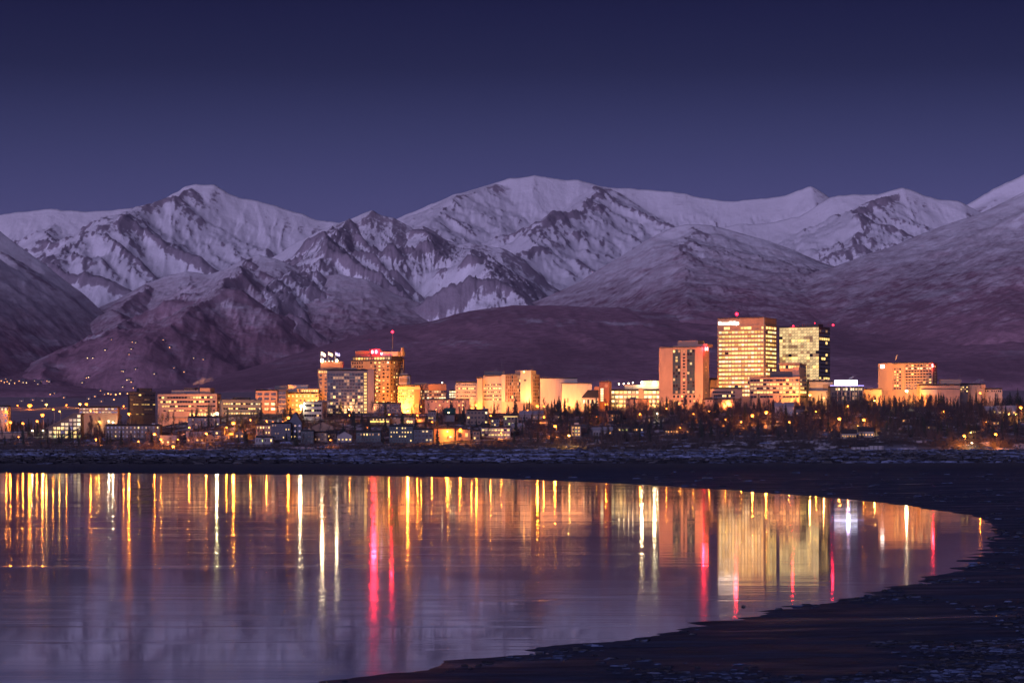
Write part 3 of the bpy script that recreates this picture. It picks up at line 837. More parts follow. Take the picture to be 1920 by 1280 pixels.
# stepped grey office
b = Bld('office_building', 'low greyish office with four rows of lit windows behind the spruces', 415, 487, 749, 2600, W_TAN, side=-4)
for y, ms in ((757, [(YL, 3), (DK, 4), (WH, 1)]), (766, [(YL, 4), (DK, 3)]), (775, [(YL, 4), (WH, 2), (DK, 2)]), (784, [(GD, 6), (DK, 1)])):
    b.grid(418, 486, 15, y - 2, y + 2, 1, ms, wf=0.85, hf=0.95)
b.bands(415, 487, 749, 785, 4, 0.5, W_TAN, 0.4)
b.block('penthouse', 443, 470, 744.5, 749, 4, 14, W_DARK)
wash(b, 2, 40, 0.22, (1, .5, .22), what='low greyish office')

# salmon office with glass stair
b = Bld('office_building', 'salmon office cube with a dark glass bay on one edge', 479, 520, 730.5, 2660, W_SALMON, D=26)
for y in (738.5, 747.5, 757, 766.5):
    b.grid(481, 519, 3, y - 2.5, y + 2.5, 1, [(DK, 3)] if y < 756 else [(WH, 2), (DK, 1)], wf=0.72, hf=0.85)
wash(b, 1, 40, 0.85, (1, .42, .15), what='salmon office cube')
b2 = Bld('office_building', 'dark glass stair bay with pale floor lines between the salmon office and the brown hotel', 520.5, 536, 731, 2664, W_DARK, D=22)
b2.grid(521, 536, 2, 733, 775, 5, [(DK, 1)], wf=0.94, hf=0.84)
b2.bands(520.5, 536, 731, 773, 5, 0.10, W_PINK, 0.4)
b2.block('penthouse', 514, 538, 722.5, 731, 5, 16, W_DARK)

# long brown hotel wing
HOT = [(DK, 5), (YL, 2), (WM, 1), (DM, 1)]
b = Bld('hotel_wing', 'low brown hotel wing with square windows and a lit roof terrace', 536.5, 598, 736, 2690, W_BROWN, D=18)
b.grid(538, 597, 8, 738, 780, 5, HOT, wf=0.46, hf=0.5, rows={0: [(YL, 3), (DK, 1)]})
b.grid(560, 596, 8, 730, 735, 1, [(YL, 2), (WM, 2), (DK, 1)], wf=0.7, hf=0.7, out=0.3)
b.block('terrace_roof', 555, 598, 728.5, 730, -0.5, 10, W_DARK)
b.block('terrace_wall', 558, 597, 730, 735.98, 1.0, 9, W_BROWN)
b.block('penthouse', 539, 576, 721, 736, 8, 17, W_CREAM)
wash(b, 2, 40, 0.75, (1, .42, .10), albedo=0.3, what='low brown hotel wing')

# hotel tower with flags
b = Bld('hotel_tower', 'brown hotel tower carrying three flags behind the mirrored office', 596, 652, 694, 2720, W_BROWN, D=20)
b.grid(597, 615, 2, 700, 765, 9, [(DK, 5), (DM, 1), (YL, .6)], wf=0.5, hf=0.55)
b.grid(597, 640, 9, 694.5, 699.5, 1, [(YL, 3), (WM, 2)], wf=0.8, hf=0.8, out=0.5)
b.block('penthouse', 601, 642, 677.5, 694, 3, 16, W_BRICK)
b.slab('crown', 595, 653, 692.5, 694.2, W_DARK, 0.9, 3)
FLAG_Z, FLAG_B = b.zb + b.z(677.5), b
wash(b, 1, 70, 0.72, (1, .42, .10), albedo=0.3, px=[600], what='brown flag tower')

# mirrored office
b = Bld('office_building', 'mirrored glass office with a gold lit stairwell and a pink concrete fin', 613, 689, 693, 2650, W_GREY, D=22)
R = random.Random(4)
for r in range(13):
    y = 699.5 + r * 6.0
    lit = r >= 7
    for c in range(13):
        x = 614 + c * 5.15
        ms = [(DK, 7), (G_BLUE, 3), (DM, 2), (CR, .5)] if not lit else [(DK, 4), (DM, 4), (CR, 3), (YL, .7)]
        b.win(x + .1, x + 5.0, y, y + 5.2, R.choices([q[0] for q in ms], [q[1] for q in ms])[0])
for r in range(14):
    b.slab('floor_edge', 613, 681.4, 698.3 + r * 6.0, 699.3 + r * 6.0, W_GREY if r < 8 else W_PINK, 0.25)
b.slab('stair_frame', 681.4, 689, 697, 776, W_DARK, 0.06)
for r in range(13):
    b.win(682.2, 688, 698.5 + r * 6, 703.3 + r * 6, GD if R.random() < .7 else YL, 'stair_window', 0.25)
b.slab('concrete_fin', 689.3, 701.5, 692, 776, W_PINK, 0.9, 18, label='pink concrete fin')
b.block('rooftop_unit', 641, 668, 689.5, 693, 6, 14, W_GREY)
wash(b, 2, 45, 0.42, (1, .5, .24), px=[645, 697], spread=70, what='concrete fin of the mirrored office')

# main hotel tower
b = Bld('hotel_tower', 'tall orange-lit hotel tower with a red rooftop sign and a radio mast', 656, 731, 675, 2760, W_BROWN, side=15, th=28)
b.grid(657, 680, 5, 676, 690, 2, [(DK, 4), (DM, 1)], wf=0.5, hf=0.5)
b.grid(691, 731, 5, 676, 764, 13, [(DK, 4), (YL, 1.6), (DM, 2)], wf=0.5, hf=0.5)
b.grid(703, 711, 1, 694, 764, 10, [(YL, 3), (DM, 1)], wf=0.55, hf=0.5, seed=3, name='balcony_window', out=0.5)
b.sgrid(0.05, 0.95, 3, 676, 764, 13, [(DK, 2), (YL, 1), (DM, 1)], wf=0.42, hf=0.5)
b.slab('cornice', 655, 732, 674, 676, W_DARK, 0.9, 4)
b.block('crown', 657, 733, 667, 675, 1.5, 22, W_DARK)
for k in range(14):
    x = 658 + k * 5.2
    b.win(x, x + 4.2, 669, 673.6, R.choice([YL, WM, CR, DM]), 'crown_window').location.y = 1.43
b.block('penthouse', 660, 712, 656.5, 667, 4, 18, W_BRICK)
b.block('lift_house', 712, 742, 659, 667, 4, 18, W_CREAM)
b.block('chimney', 744, 747, 651, 667, 8, 11, W_TAN)
sg = b.block('rooftop_sign', 689, 710, 653.5, 663.5, 2.6, 3.2, W_DARK)
for k, x in enumerate((693.2, 700.6)):
    t = bpy.data.objects.new('sign_lettering', text_mesh('0', 4.6, R_SIGN, .2)); link(t, b.root)
    t.location = (b.x(x) - .2, 2.45, b.z(661.9)); t.rotation_euler = (math.pi / 2, 0, 0)
point(b.root, (b.x(700), 0.2, b.z(658.5)), C_RED, 85000, 2.6)
b.mast(727, 622, 659, 0.45, 9, 'radio_mast')
for q in (632, 642, 651):
    b.mast(727, q, q + 1.2, 1.1, 9, 'mast_ring')
b.bulb(727, 621.3, 1.4, R_BEACON, 9)
point(b.root, (b.x(727), 7, b.z(621)), C_RED, 9000, 1.3)
b.bulb(711.5, 662.5, 0.8, glow('violet_lamp', (0.8, 0.5, 1.0), 14), 3)
wash(b, 2, 62, 1.05, (1, .42, .07), albedo=0.3, px=[706, 752], what='tall orange hotel tower')
b = Bld('hotel_annex', 'tan slab rising behind the orange hotel tower', 742, 757, 671.5, 2790, W_TAN, D=18)
b.grid(743, 757, 2, 673, 715, 8, [(DK, 2), (DM, 1)], wf=0.5, hf=0.5)
b = Bld('hotel_annex', 'cream stepped annex at the foot of the tan slab', 748, 769, 703, 2770, W_CREAM, D=18)
b.block('upper_step', 750, 764, 699.5, 703, 4, 14, W_CREAM)
b.slab('recessed_band', 749, 767, 709, 716, W_BROWN, 0.3)
wash(b, 1, 50, 0.45, (1, .46, .18), what='cream stepped annex')

# blocks and glass decks right of the hotel
b = Bld('office_building', 'pink office with mixed lit windows below the cream annex', 746, 788, 722, 2730, W_PINK, D=20)
b.grid(747, 776, 8, 729, 757, 5, [(DK, 2), (YL, 2), (DM, 1), (CR, 1)], wf=0.7, hf=0.55)
b.slab('brick_pier', 777, 787, 731, 757, W_BRICK, 0.7)
wash(b, 1, 45, 0.25, (1, .45, .18), what='pink mixed office')
b = Bld('convention_hall', 'brick-topped hall with glazed lit storeys below its flat roof', 790, 836, 720, 2745, W_BRICK, D=26)
b.slab('fascia', 789, 837, 720, 730, W_BRICK, 1.4)
b.grid(787, 836, 11, 731, 749, 3, [(CR, 2), (DK, 3), (WH, 1), (DM, 2)], wf=0.9, hf=0.62, out=0.3)
b.block('roof_light', 776, 800, 716.8, 720, 6, 16, W_PINK)
b.bulb(829, 717, .5, glow('roof_lamp', C_WHT, 20), 2)
b = Bld('office_building', 'small glazed block with bright white storeys beside the courthouse wing', 842, 855, 731, 2740, W_GREY, D=16)
b.grid(842, 855, 3, 732, 746, 3, [(WH, 3), (CR, 1)], wf=0.9, hf=0.7)
b = Bld('apartment_block', 'long low pink block with scattered square windows', 797, 880, 748, 2655, W_PINK, D=16)
b.grid(799, 879, 11, 749, 770, 3, [(None, 5), (YL, 2), (DK, 2), (WM, 1)], wf=0.4, hf=0.4)
wash(b, 2, 34, 0.42, (1, .42, .16), what='long low pink block')

# courthouse group
b = Bld('courthouse', 'cream courthouse wing with four rows of dark square windows', 854, 894, 716, 2720, W_CREAM, D=22)
b.grid(855.5, 892.5, 10, 717.5, 746, 4, [(DK, 4), (DM, 1)], wf=0.66, hf=0.42, rows={1: [(YL, 3), (DK, 2)]})
wash(b, 1, 46, 0.80, (1, .47, .16), what='courthouse wing')
b = Bld('courthouse', 'plain tan lift tower between two courthouse wings', 894.5, 905, 707.5, 2712, W_TAN, D=12)
b = Bld('courthouse', 'taller courthouse wing with ribbed parapet and dark rooftop plant', 905.5, 941, 704, 2722, W_CREAM, D=22)
b.grid(906.5, 940.5, 12, 717.5, 752, 5, [(DK, 4), (DM, 1), (YL, .7)], wf=0.66, hf=0.42, rows={1: [(WH, 2), (YL, 2), (DK, 1)]})
for k in range(11): b.slab('parapet_rib', 906 + k * 3.2, 906.7 + k * 3.2, 704.5, 714, W_CREAM, 0.3)
b.block('rooftop_plant', 908, 946, 695.5, 704, 6, 18, W_DARK)
b.mast(928, 690, 695.5, 0.2, 9); b.mast(931, 689, 695.5, 0.2, 10); b.mast(941, 675, 695.5, 0.12, 10)
wash(b, 2, 46, 0.75, (1, .46, .18), what='taller courthouse wing')

# gridded tower with glowing shaft
b = Bld('office_tower', 'gridded amber tower with a brilliantly floodlit pale shaft', 941, 998, 701.5, 2690, W_TAN, side=14, th=26)
b.slab('pale_pier', 941, 948, 701.3, 752, W_CREAM, 0.8, 5, label='narrow pale corner pier')
for r in range(8):
    for c in range(8):
        x, y = 949 + c * 3.5, 704 + r * 6.2
        b.win(x, x + 2.8, y, y + 5.2, R.choices([G_AMBER, DK, DM, YL], [6, 2, 1.2, .5])[0])
for c in range(9): b.slab('mullion', 948.4 + c * 3.5, 948.95 + c * 3.5, 702, 753, W_TAN, 0.5)
b.slab('pale_shaft', 977.5, 997.5, 694, 756, W_CREAM, 2.2, 9, label='pale floodlit shaft')
b.slab('shaft_window', 984, 988.5, 711, 714.5, W_DARK, 2.3)
b.block('penthouse', 963, 990, 693.6, 701.5, 3.5, 14, W_SALMON)
b.sgrid(0.12, 0.95, 4, 704, 754, 8, [(G_AMBER, 4), (DK, 1), (DM, 1)], wf=0.75, hf=0.8)
for x, y in ((970, 684), (976, 688), (984, 683), (987, 681), (990, 680), (993, 685), (996, 686)): b.mast(x, y, 694, 0.14, 6)
b.bulb(984.5, 696.5, 0.7, glow('shaft_lamp', C_YEL, 20), -2.3, 'shaft_lamp')
wash(b, 1, 40, 0.62, (1, .42, .12), albedo=0.4, px=[955], what='gridded amber tower')
for q in (985, 991):
    a = P(q, 730, b.Y); added_floodlight(q, b.Y - 13, a, (1, .72, .28), 1.7, 0.6, 70, 3.0, label='added unseen flood lamp at the foot of the pale shaft')
wash(b, 1, 40, 0.35, (1, .42, .12), albedo=0.4, px=[1008], what='flank of the gridded tower')

# theatre
b = Bld('theatre', 'huge blank cream theatre box with no windows', 1013, 1082, 708.5, 2700, W_CREAM, D=34)
b.slab('ledge', 1039, 1053, 742, 744, W_CREAM, 2.0)
for k in range(7): b.slab('wall_panel', 1013.3 + k * 9.9, 1022.9 + k * 9.9, 709.5, 760, W_CREAM, .18)
wash(b, 2, 55, 0.62, (1, .48, .20), albedo=0.55, what='blank theatre box')
b = Bld('theatre', 'lower blank cream stage box with a dark sloped lobby roof', 1053.5, 1110, 718.5, 2672, W_CREAM, D=26)
me = bpy.data.meshes.new('lobby_roof')
x0, x1 = b.x(1090), b.x(1122); za, zc = b.z(745), b.z(731)
me.from_pydata([(x0, -9, za), (x1, -9, za), (x1, -1, zc), (x0 + 6, -1, zc), (x0, -9, za - .5), (x1, -9, za - .5), (x1, -.6, zc - 1.5), (x0 + 6, -.6, zc - 1.5), (x1, -.6, za - .5), (x0 + 2, -.6, za - .5)], [],
               [(0, 1, 2, 3), (0, 3, 7, 4), (1, 5, 6, 2), (4, 5, 1, 0), (2, 6, 7, 3)])
me.materials.append(W_ROOF); link(bpy.data.objects.new('lobby_roof', me), b.root)
b.block('lobby_wall', 1091, 1121, 745.5, 760, -8, -.6, W_CREAM)
for k in range(7): b.win(1093 + k * 4, 1096 + k * 4, 749, 757, R.choice([WH, CR, DK]), 'lobby_window').location.y = -8.07
for k in range(6): b.slab('wall_panel', 1053.8 + k * 9.4, 1062.9 + k * 9.4, 719.5, 760, W_CREAM, .18)
wash(b, 2, 50, 0.62, (1, .48, .20), albedo=0.55, what='stage box')

# brick tower with disc
b = Bld('brick_tower', 'square brick tower with a round disc and a lit glass slot', 1124, 1142, 715, 2700, W_BRICK, side=5, th=28)
dm = tube_mesh(1.7, 1.7, 20, W_TAN); dd = link(bpy.data.objects.new('clock_disc', dm), b.root)
dd.location = (b.x(1137), -0.02, b.z(722.5)); dd.rotation_euler = (math.pi / 2, 0, 0); dd.scale = (1, 1, .3)
for k in range(6): b.win(1126, 1132, 727.5 + k * 4.2, 731.3 + k * 4.2, WH, 'slot_window')
b.slab('slot_frame', 1125.2, 1132.8, 726.5, 753, W_GREY, 0.008)
b.block('side_annex', 1112, 1124, 724, 756, 3, 14, W_PINK)
wash(b, 1, 40, 0.75, (1, .36, .10), albedo=0.28, what='square brick tower')

# parking garage
b = Bld('parking_garage', 'open parking garage with brilliantly lit decks', 1144, 1238, 730, 2735, W_GREY, D=34)
for r, y in enumerate((732.5, 741, 749.5, 757.5)):
    for c in range(12):
        x = 1145.5 + c * 7.75
        b.win(x, x + 6.9, y, y + 5.4, R.choices([L_WHITE, YL, CR], [4, 4, 1])[0], 'deck_opening', 0.1)
    b.slab('deck_rail', 1143.5, 1238.3, y + 5.2, y + 7.8, W_CREAM, 0.7)
b.slab('stair_tower', 1197, 1206, 728, 762, W_TAN, 0.9, 8)
for k, (x, y) in enumerate(((1161, 719.5), (1170, 719), (1179, 718), (1187, 717))):
    b.mast(x, y, 730, 0.14, 6, 'deck_lamp_pole'); b.bulb(x, y, 0.55, lamp_mat(C_WHT, 25.0), 6, 'deck_lamp')
b.block('upper_deck', 1172, 1238, 721, 730, 12, 30, W_CREAM)
b.block('upper_hall', 1207, 1239, 713, 721, 14, 28, W_PINK)
for x, y, rr in ((1204.5, 716.5, 1.0), (1228, 716.8, 1.2)):
    b.bulb(x, y, rr, lamp_mat(C_WHT, 90.0), 11.5, 'deck_floodlamp'); point(b.root, (b.x(x), 9.5, b.z(y)), C_WHT, 14000, 1.0)
wash(b, 2, 30, 0.55, (1, .62, .22), what='open parking garage')
b = Bld('brick_annex', 'low tan and brick block standing in front of the parking garage', 1174, 1218, 748, 2660, W_PINK, D=16)
b.slab('brick_bay', 1196, 1217, 748.5, 764, W_BRICK, 0.6)
b.grid(1198, 1216, 5, 750, 762, 2, [(GD, 3), (DK, 1)], wf=0.6, hf=0.6, out=0.8)
b.block('roof_unit', 1182, 1192, 744, 748, 4, 10, W_GREY)
wash(b, 1, 30, 0.45, (1, .42, .15), what='low tan and brick block')

# hotel with two glazed columns
b = Bld('hotel_tower', 'tall salmon hotel slab with two glazed window columns', 1238, 1318, 650, 2690, W_PINK, side=13, th=30)
for x0 in (1263.5, 1289.5):
    b.slab('glass_bay', x0 - .6, x0 + 14.1, 654, 738, W_DARK, 0.02)
    for r in range(14):
        for c in range(3):
            y = 655 + r * 5.9
            b.win(x0 + c * 4.6, x0 + c * 4.6 + 4.2, y, y + 5.0, R.choices([G_BLUE, DK, YL, CR, DM], [7, 2.5, .9, .8, .7])[0])
b.grid(1280.5, 1287, 1, 655, 738, 14, [(DK, 4), (YL, 1.3), (DM, 1)], wf=0.7, hf=0.52)
b.grid(1262, 1306, 6, 738, 756, 2, [(DK, 3), (YL, 1)], wf=0.45, hf=0.5)
b.sgrid(0.25, 0.75, 1, 655, 745, 15, [(WM, 1), (DM, 2)], wf=0.35, hf=0.35)
b.block('penthouse', 1267, 1304, 637.5, 650, 6, 20, W_PINK)
b.block('roof_step', 1259, 1267, 646.5, 650, 6, 14, W_PINK)
b.block('roof_step', 1304, 1322, 644.5, 650, 4, 16, W_PINK)
b.mast(1285.5, 629, 637.5, 0.15, 10)
t = bpy.data.objects.new('sign_lettering', text_mesh('M', 4.6, R_SIGN, .2)); link(t, b.root)
t.location = (b.x(1318.5) + .9, 1.5, b.z(657)); t.rotation_euler = (math.pi / 2, 0, 0)
point(b.root, (b.x(1319.5), -1.0, b.z(654)), C_RED, 22000, 1.2)
wash(b, 3, 62, 0.95, (1, .46, .16), albedo=0.5, px=[1243, 1275, 1308], what='salmon hotel slab')

# low podium between hotel and tall tower
b = Bld('podium_building', 'ribbed tan block squeezed between the salmon hotel and the tallest tower', 1332, 1347, 709, 2760, W_TAN, D=18)
for k in range(5): b.slab('rib', 1333 + k * 3, 1333.8 + k * 3, 711, 750, W_TAN, 0.4)
wash(b, 1, 45, 0.6, (1, .42, .14), what='ribbed tan block')
b = Bld('podium_building', 'terraced low podium with dark window bands beside the tallest tower', 1334, 1392, 727, 2655, W_PINK, D=24)
b.grid(1336, 1378, 12, 733, 737, 1, [(DK, 5), (YL, 1)], wf=0.95, hf=1.0)
b.grid(1338, 1378, 10, 740, 744, 1, [(DK, 3), (WH, 1), (YL, 1)], wf=0.95, hf=1.0)
b.slab('terrace', 1331, 1385, 737, 739, W_PINK, 2.5); b.slab('terrace', 1334, 1392, 744.5, 747, W_PINK, 4.5)
wash(b, 1, 35, 0.55, (1, .42, .16), what='terraced podium')
b = Bld('podium_building', 'low orange-lit retail block with a row of small square openings', 1322, 1378, 747, 2625, W_PINK, D=18)
b.grid(1325, 1356, 6, 749, 754, 1, [(DK, 1)], wf=0.45, hf=0.6)
wash(b, 1, 30, 0.62, (1, .40, .12), what='low retail block')

# tallest tower
b = Bld('office_tower', 'tallest square tower with glowing yellow storey bands and a white rooftop name', 1348.5, 1434.5, 595, 2720, W_SALMON, side=26.5, th=26)
LIT = [(YL, 6), (WH, 3), (GD, 2)]
for r in range(17):
    y = 610.5 + r * 7.85
    if r == 0:
        for x0, x1 in ((1360, 1366), (1366, 1371), (1390, 1396), (1396, 1402), (1402, 1410), (1428, 1433)): b.win(x0, x1, y + 1, y + 6.2, YL, out=0.1)
        b.sgrid(0.04, 0.97, 4, y, y + 7, 1, [(YL, 4), (DK, 1)], wf=0.9, hf=0.72)
        continue
    b.grid(1350.5, 1432.5, 14, y, y + 7.2, 1, LIT + ([(DK, .25)] if r < 13 else [(DK, 1.2)]), wf=0.96, hf=0.62, out=0.1, seed=r)
    b.sgrid(0.04, 0.97, 5, y, y + 7.2, 1, LIT + [(DK, 1.1 if r > 8 else .7)], wf=0.94, hf=0.62, seed=r)
for r in range(18):
    y = 608.9 + r * 7.85
    b.slab('spandrel', 1348, 1434.4, y, y + 3.0, W_SALMON, 0.55)
b.sbands(0.0, 1.0, 608.9, 608.9 + 7.85 * 18, 18, 3.0 / 7.85, W_SALMON, 0.55)
b.slab('corner_pier', 1431.6, 1433.6, 595, 760, W_TAN, 0.8)
b.slab('corner_joint', 1433.7, 1434.7, 595.2, 760, W_DARK, 0.7)
sgn = bpy.data.objects.new('roof_sign', text_mesh('ConocoPhillips', 5.0, W_SIGN, .2)); link(sgn, b.root)
sgn.location = (b.x(1350.5), -0.75, b.z(607)); sgn.rotation_euler = (math.pi / 2, 0, 0)
fit = (b.x(1387.5) - b.x(1350.5)) / max(v.co.x for v in sgn.data.vertices); sgn.scale = (fit, fit * 1.15, 1)
b.mast(1378, 588, 595, .35, 8, 'beacon_post'); b.bulb(1378, 586.8, 1.6, R_BEACON, 8)
point(b.root, (b.x(1378), 5.6, b.z(586)), C_RED, 14000, 1.5)
wash(b, 3, 42, 0.62, (1, .42, .10), albedo=0.5, px=[1352, 1395, 1462], zf=.7, what='tallest banded tower')

# stepped brown office in front
b = Bld('office_building', 'stepped brown office with long strip windows in front of the tall towers', 1409, 1499, 707, 2640, W_SALMON, side=17, th=24)
for r, y in enumerate((710, 717.5, 725, 732.5, 741)):
    ms = [[(DK, 5), (DM, 2), (YL, .5)], [(YL, 3), (DK, 2), (CR, 1)], [(CR, 2), (DK, 3), (YL, 1)], [(YL, 3), (DK, 2)], [(DK, 5), (DM, 3)]][r]
    b.grid(1410, 1498, 15, y, y + 4.4, 1, ms, wf=0.95, hf=1.0, out=.1)
    b.sgrid(0.05, 0.98, 3, y, y + 4.4, 1, ms, wf=0.92, hf=1.0)
    b.slab('spandrel', 1408.5, 1499, y - 3.2, y - .1, W_SALMON, 0.5)
b.sbands(0, 1, 706.8, 744.3, 5, 0.42, W_SALMON, 0.5)
b.block('rooftop_plant', 1443, 1484, 695.5, 707, 5, 20, W_DARK)
b.block('plant_wall', 1484, 1496, 688, 707, 4, 20, W_PINK)
wash(b, 3, 40, 0.36, (1, .42, .16), what='stepped brown office')
b = Bld('office_building', 'upper setback storeys with a roof terrace above the stepped brown office', 1464, 1500, 681.5, 2685, W_SALMON, side=15, th=24)
b.grid(1464, 1499, 7, 684, 691, 1, [(YL, 2), (DK, 2), (GD, 1)], wf=0.92, hf=0.8)
b.sgrid(0.05, .95, 3, 684, 706, 3, [(DK, 3), (YL, 1)], wf=.9, hf=.6)
b.slab('roof_overhang', 1462, 1501, 680, 682.5, W_PINK, 2.0, 6)
wash(b, 1, 60, 0.4, (1, .42, .16), zf=.9, what='upper setback storeys')

# mirrored pale tower
b = Bld('office_tower', 'glass tower with a pale gold mirrored front and a dark flank', 1464, 1535, 612, 2800, W_DARK, side=27, th=27)
for r in range(20):
    y = 613.2 + r * 5.5
    rowdark = (r in (3, 6, 8, 9, 10, 11, 14, 16))
    for c in range(13):
        x = 1465 + c * 5.4
        ms = [(CR, 14), (DM, .4)] if not rowdark else [(CR, 6), (DK, .5), (DM, 2.2)]  # cream panes glow: mirrored gold light put into the glass colour
        if r in (4, 10, 13): ms = [(YL, 5), (CR, 3), (DM, .5)]
        b.win(x + .02, x + 5.38, y, y + 5.4, R.choices([q[0] for q in ms], [q[1] for q in ms])[0], kind='thin')
b.sgrid(0.03, 0.97, 5, 616, 720, 14, [(DK, 6), (DM, .8)], wf=.94, hf=.7, rows={2: [(YL, 5), (DK, 1)], 3: [(YL, 2), (DK, 2)], 6: [(YL, 1), (DK, 2)], 7: [(YL, 3), (DK, 1)], 12: [(YL, 3), (DK, 1)], 10: [(YL, 1), (DK, 3)]})
b.block('rooftop_plant', 1500, 1530, 606.5, 612, 6, 20, W_DARK)
for x, y, d_ in ((1489, 610.5, 1), (1558, 609.5, 4)):
    b.bulb(x, y, 1.0, R_BEACON, d_); point(b.root, (b.x(x), d_ - 1.6, b.z(y - .6)), C_RED, 6000, 1)
b.bulb(1523, 604.8, .55, R_BEACON, 8)
for x, y in ((1505, 602), (1509, 600), (1516, 601), (1523, 605)): b.mast(x, y, 607, .14, 9)

# beige hall with saw-tooth roof
b = Bld('exhibition_hall', 'beige hall with a saw-tooth roof beside the glass tower', 1517, 1562, 714, 2700, W_CREAM, D=24)
for k in range(4):
    x0, x1 = b.x(1517 + k * 11.2), b.x(1528 + k * 11.2); z0 = b.top + .05
    me = bpy.data.meshes.new('roof_tooth'); me.from_pydata([(x0, 0, z0), (x1, 0, z0), (x0, 0, z0 + 2), (x0, 20, z0), (x1, 20, z0), (x0, 20, z0 + 2)], [], [(0, 1, 2), (3, 5, 4), (0, 2, 5, 3), (1, 4, 5, 2)])
    me.materials.append(W_CREAM); link(bpy.data.objects.new('roof_tooth', me), b.root)
b.slab('recess', 1543, 1556, 720, 731, W_BROWN, 0.2)
b.slab('lower_wall', 1515, 1560, 733, 756, W_CREAM, 6.0)
wash(b, 2, 32, 0.62, (1, .55, .20), what='beige saw-tooth hall')

# blue-lit pavilion
b = Bld('office_building', 'dark glazed pavilion crowned by a glowing violet-white rooftop box', 1557, 1619, 723.5, 2665, W_DARK, D=22)
for k in range(7):
    b.slab('column', 1570 + k * 7.8, 1571.3 + k * 7.8, 724, 752, W_PINK, 0.8)
b.grid(1566, 1617, 11, 726, 733, 1, [(WH, 3), (CR, 2), (DK, 1)], wf=.85, hf=.7)
b.grid(1559, 1617, 12, 734, 750, 2, [(DK, 5), (DM, 1)], wf=.85, hf=.8)
LB = glow('violet_box_light', (0.80, 0.76, 1.0), 2.6); LB2 = glow('violet_edge_light', (0.42, 0.34, 1.0), 3.2)
for k in range(8): b.block('light_panel', 1567 + k * 5.2, 1572 + k * 5.2, 712, 722, 2.0, 12, LB)
b.block('light_strip', 1556.5, 1619.5, 722.3, 723.4, -.9, -.2, LB2)
point(b.root, (b.x(1590), -2.5, b.z(719)), (.6, .55, 1.0), 4200, 2.0)
b = Bld('retail_building', 'long flat pink roofline between the violet pavilion and the orange hotel', 1619, 1653, 729, 2690, W_PINK, D=16)
for k in range(8): b.slab('pilaster', 1620 + k * 4.2, 1621 + k * 4.2, 730, 750, W_PINK, .35)
wash(b, 1, 34, 0.3, (1, .4, .16), what='long flat pink roofline')

# orange hotel on the right
b = Bld('hotel_building', 'broad orange-lit hotel with small dark windows and a square emblem', 1654, 1749, 680, 2710, W_SALMON, side=11, th=30)
b.grid(1681, 1694.5, 3, 688, 730, 8, [(DK, 4), (YL, 1.5), (DM, 1)], wf=.72, hf=.5)
b.grid(1701, 1747, 9, 682, 730, 9, [(DK, 6), (DM, 1.5), (YL, 1)], wf=.78, hf=.5, rows={1: [(WH, 3), (DK, 3)]})
b.slab('end_pier', 1654, 1680, 679.5, 731, W_SALMON, .6, 6)
b.slab('stair_pier', 1694.8, 1700.3, 681, 731, W_SALMON, .5)
b.sgrid(.2, .8, 1, 684, 726, 8, [(YL, 1), (DM, 2)], wf=.4, hf=.3)
em = b.slab('emblem', 1658.5, 1664.5, 682.5, 688.5, W_SIGN, .9)
for k in range(2): b.slab('emblem_bar', 1659.4, 1663.6, 684 + k * 2.2, 684.7 + k * 2.2, W_BRICK, 1.0)
t = bpy.data.objects.new('sign_lettering', text_mesh('S', 4.2, R_SIGN, .2)); link(t, b.root)
t.location = (b.x(1747.2), -.6, b.z(688)); t.rotation_euler = (math.pi / 2, 0, 0)
point(b.root, (b.x(1751), -1.6, b.z(686)), C_RED, 6000, .8)
b.mast(1678, 675.5, 680, .5, 6, 'vent_stack')
wash(b, 3, 55, 0.95, (1, .50, .13), albedo=0.45, px=[1662, 1688, 1712], what='broad orange hotel')
a = P(1672, 700, 2710); added_floodlight(1672, 2694, a, (1, .55, .15), .9, .5, 60, 3.0, label='added unseen flood lamp below the blank end of the broad orange hotel')

# low halls right of it
b = Bld('hospital_wing', 'low pink wing running out from the broad orange hotel', 1725, 1800, 720.5, 2672, W_PINK, D=20)
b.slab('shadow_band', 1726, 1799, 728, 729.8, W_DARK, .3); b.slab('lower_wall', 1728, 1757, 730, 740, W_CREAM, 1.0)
b.block('rooftop_plant', 1766, 1805, 710.5, 720.5, 8, 18, W_PINK)
b.mast(1803, 698, 711, .15, 10)
wash(b, 2, 36, 0.30, (1, .42, .18), what='low pink wing')
b = Bld('hospital_wing', 'small glazed link with a few lit panes beside the low pink wing', 1800, 1815, 719, 2680, W_DARK, D=16)
b.grid(1800.5, 1815, 4, 720, 735, 4, [(DK, 3), (DM, 2), (YL, 1)], wf=.85, hf=.7)
b = Bld('hospital_wing', 'stepped tan block with a square roof house at the edge of the wood', 1815, 1846, 719.5, 2690, W_TAN, D=20)
b.block('roof_house', 1838, 1847, 720.5, 727, -2, 8, W_SALMON)
b.mast(1822, 712, 719.5, .5, 8, 'chimney')
wash(b, 1, 36, 0.42, (1, .42, .16), what='stepped tan block')
b = Bld('hospital_wing', 'long low cream block among the spruces', 1840, 1879, 728, 2700, W_CREAM, D=18)
b.grid(1842, 1878, 9, 730, 736, 1, [(DK, 2), (DM, 1)], wf=.6, hf=.5)
wash(b, 1, 36, 0.40, (1, .42, .16), what='long low cream block')

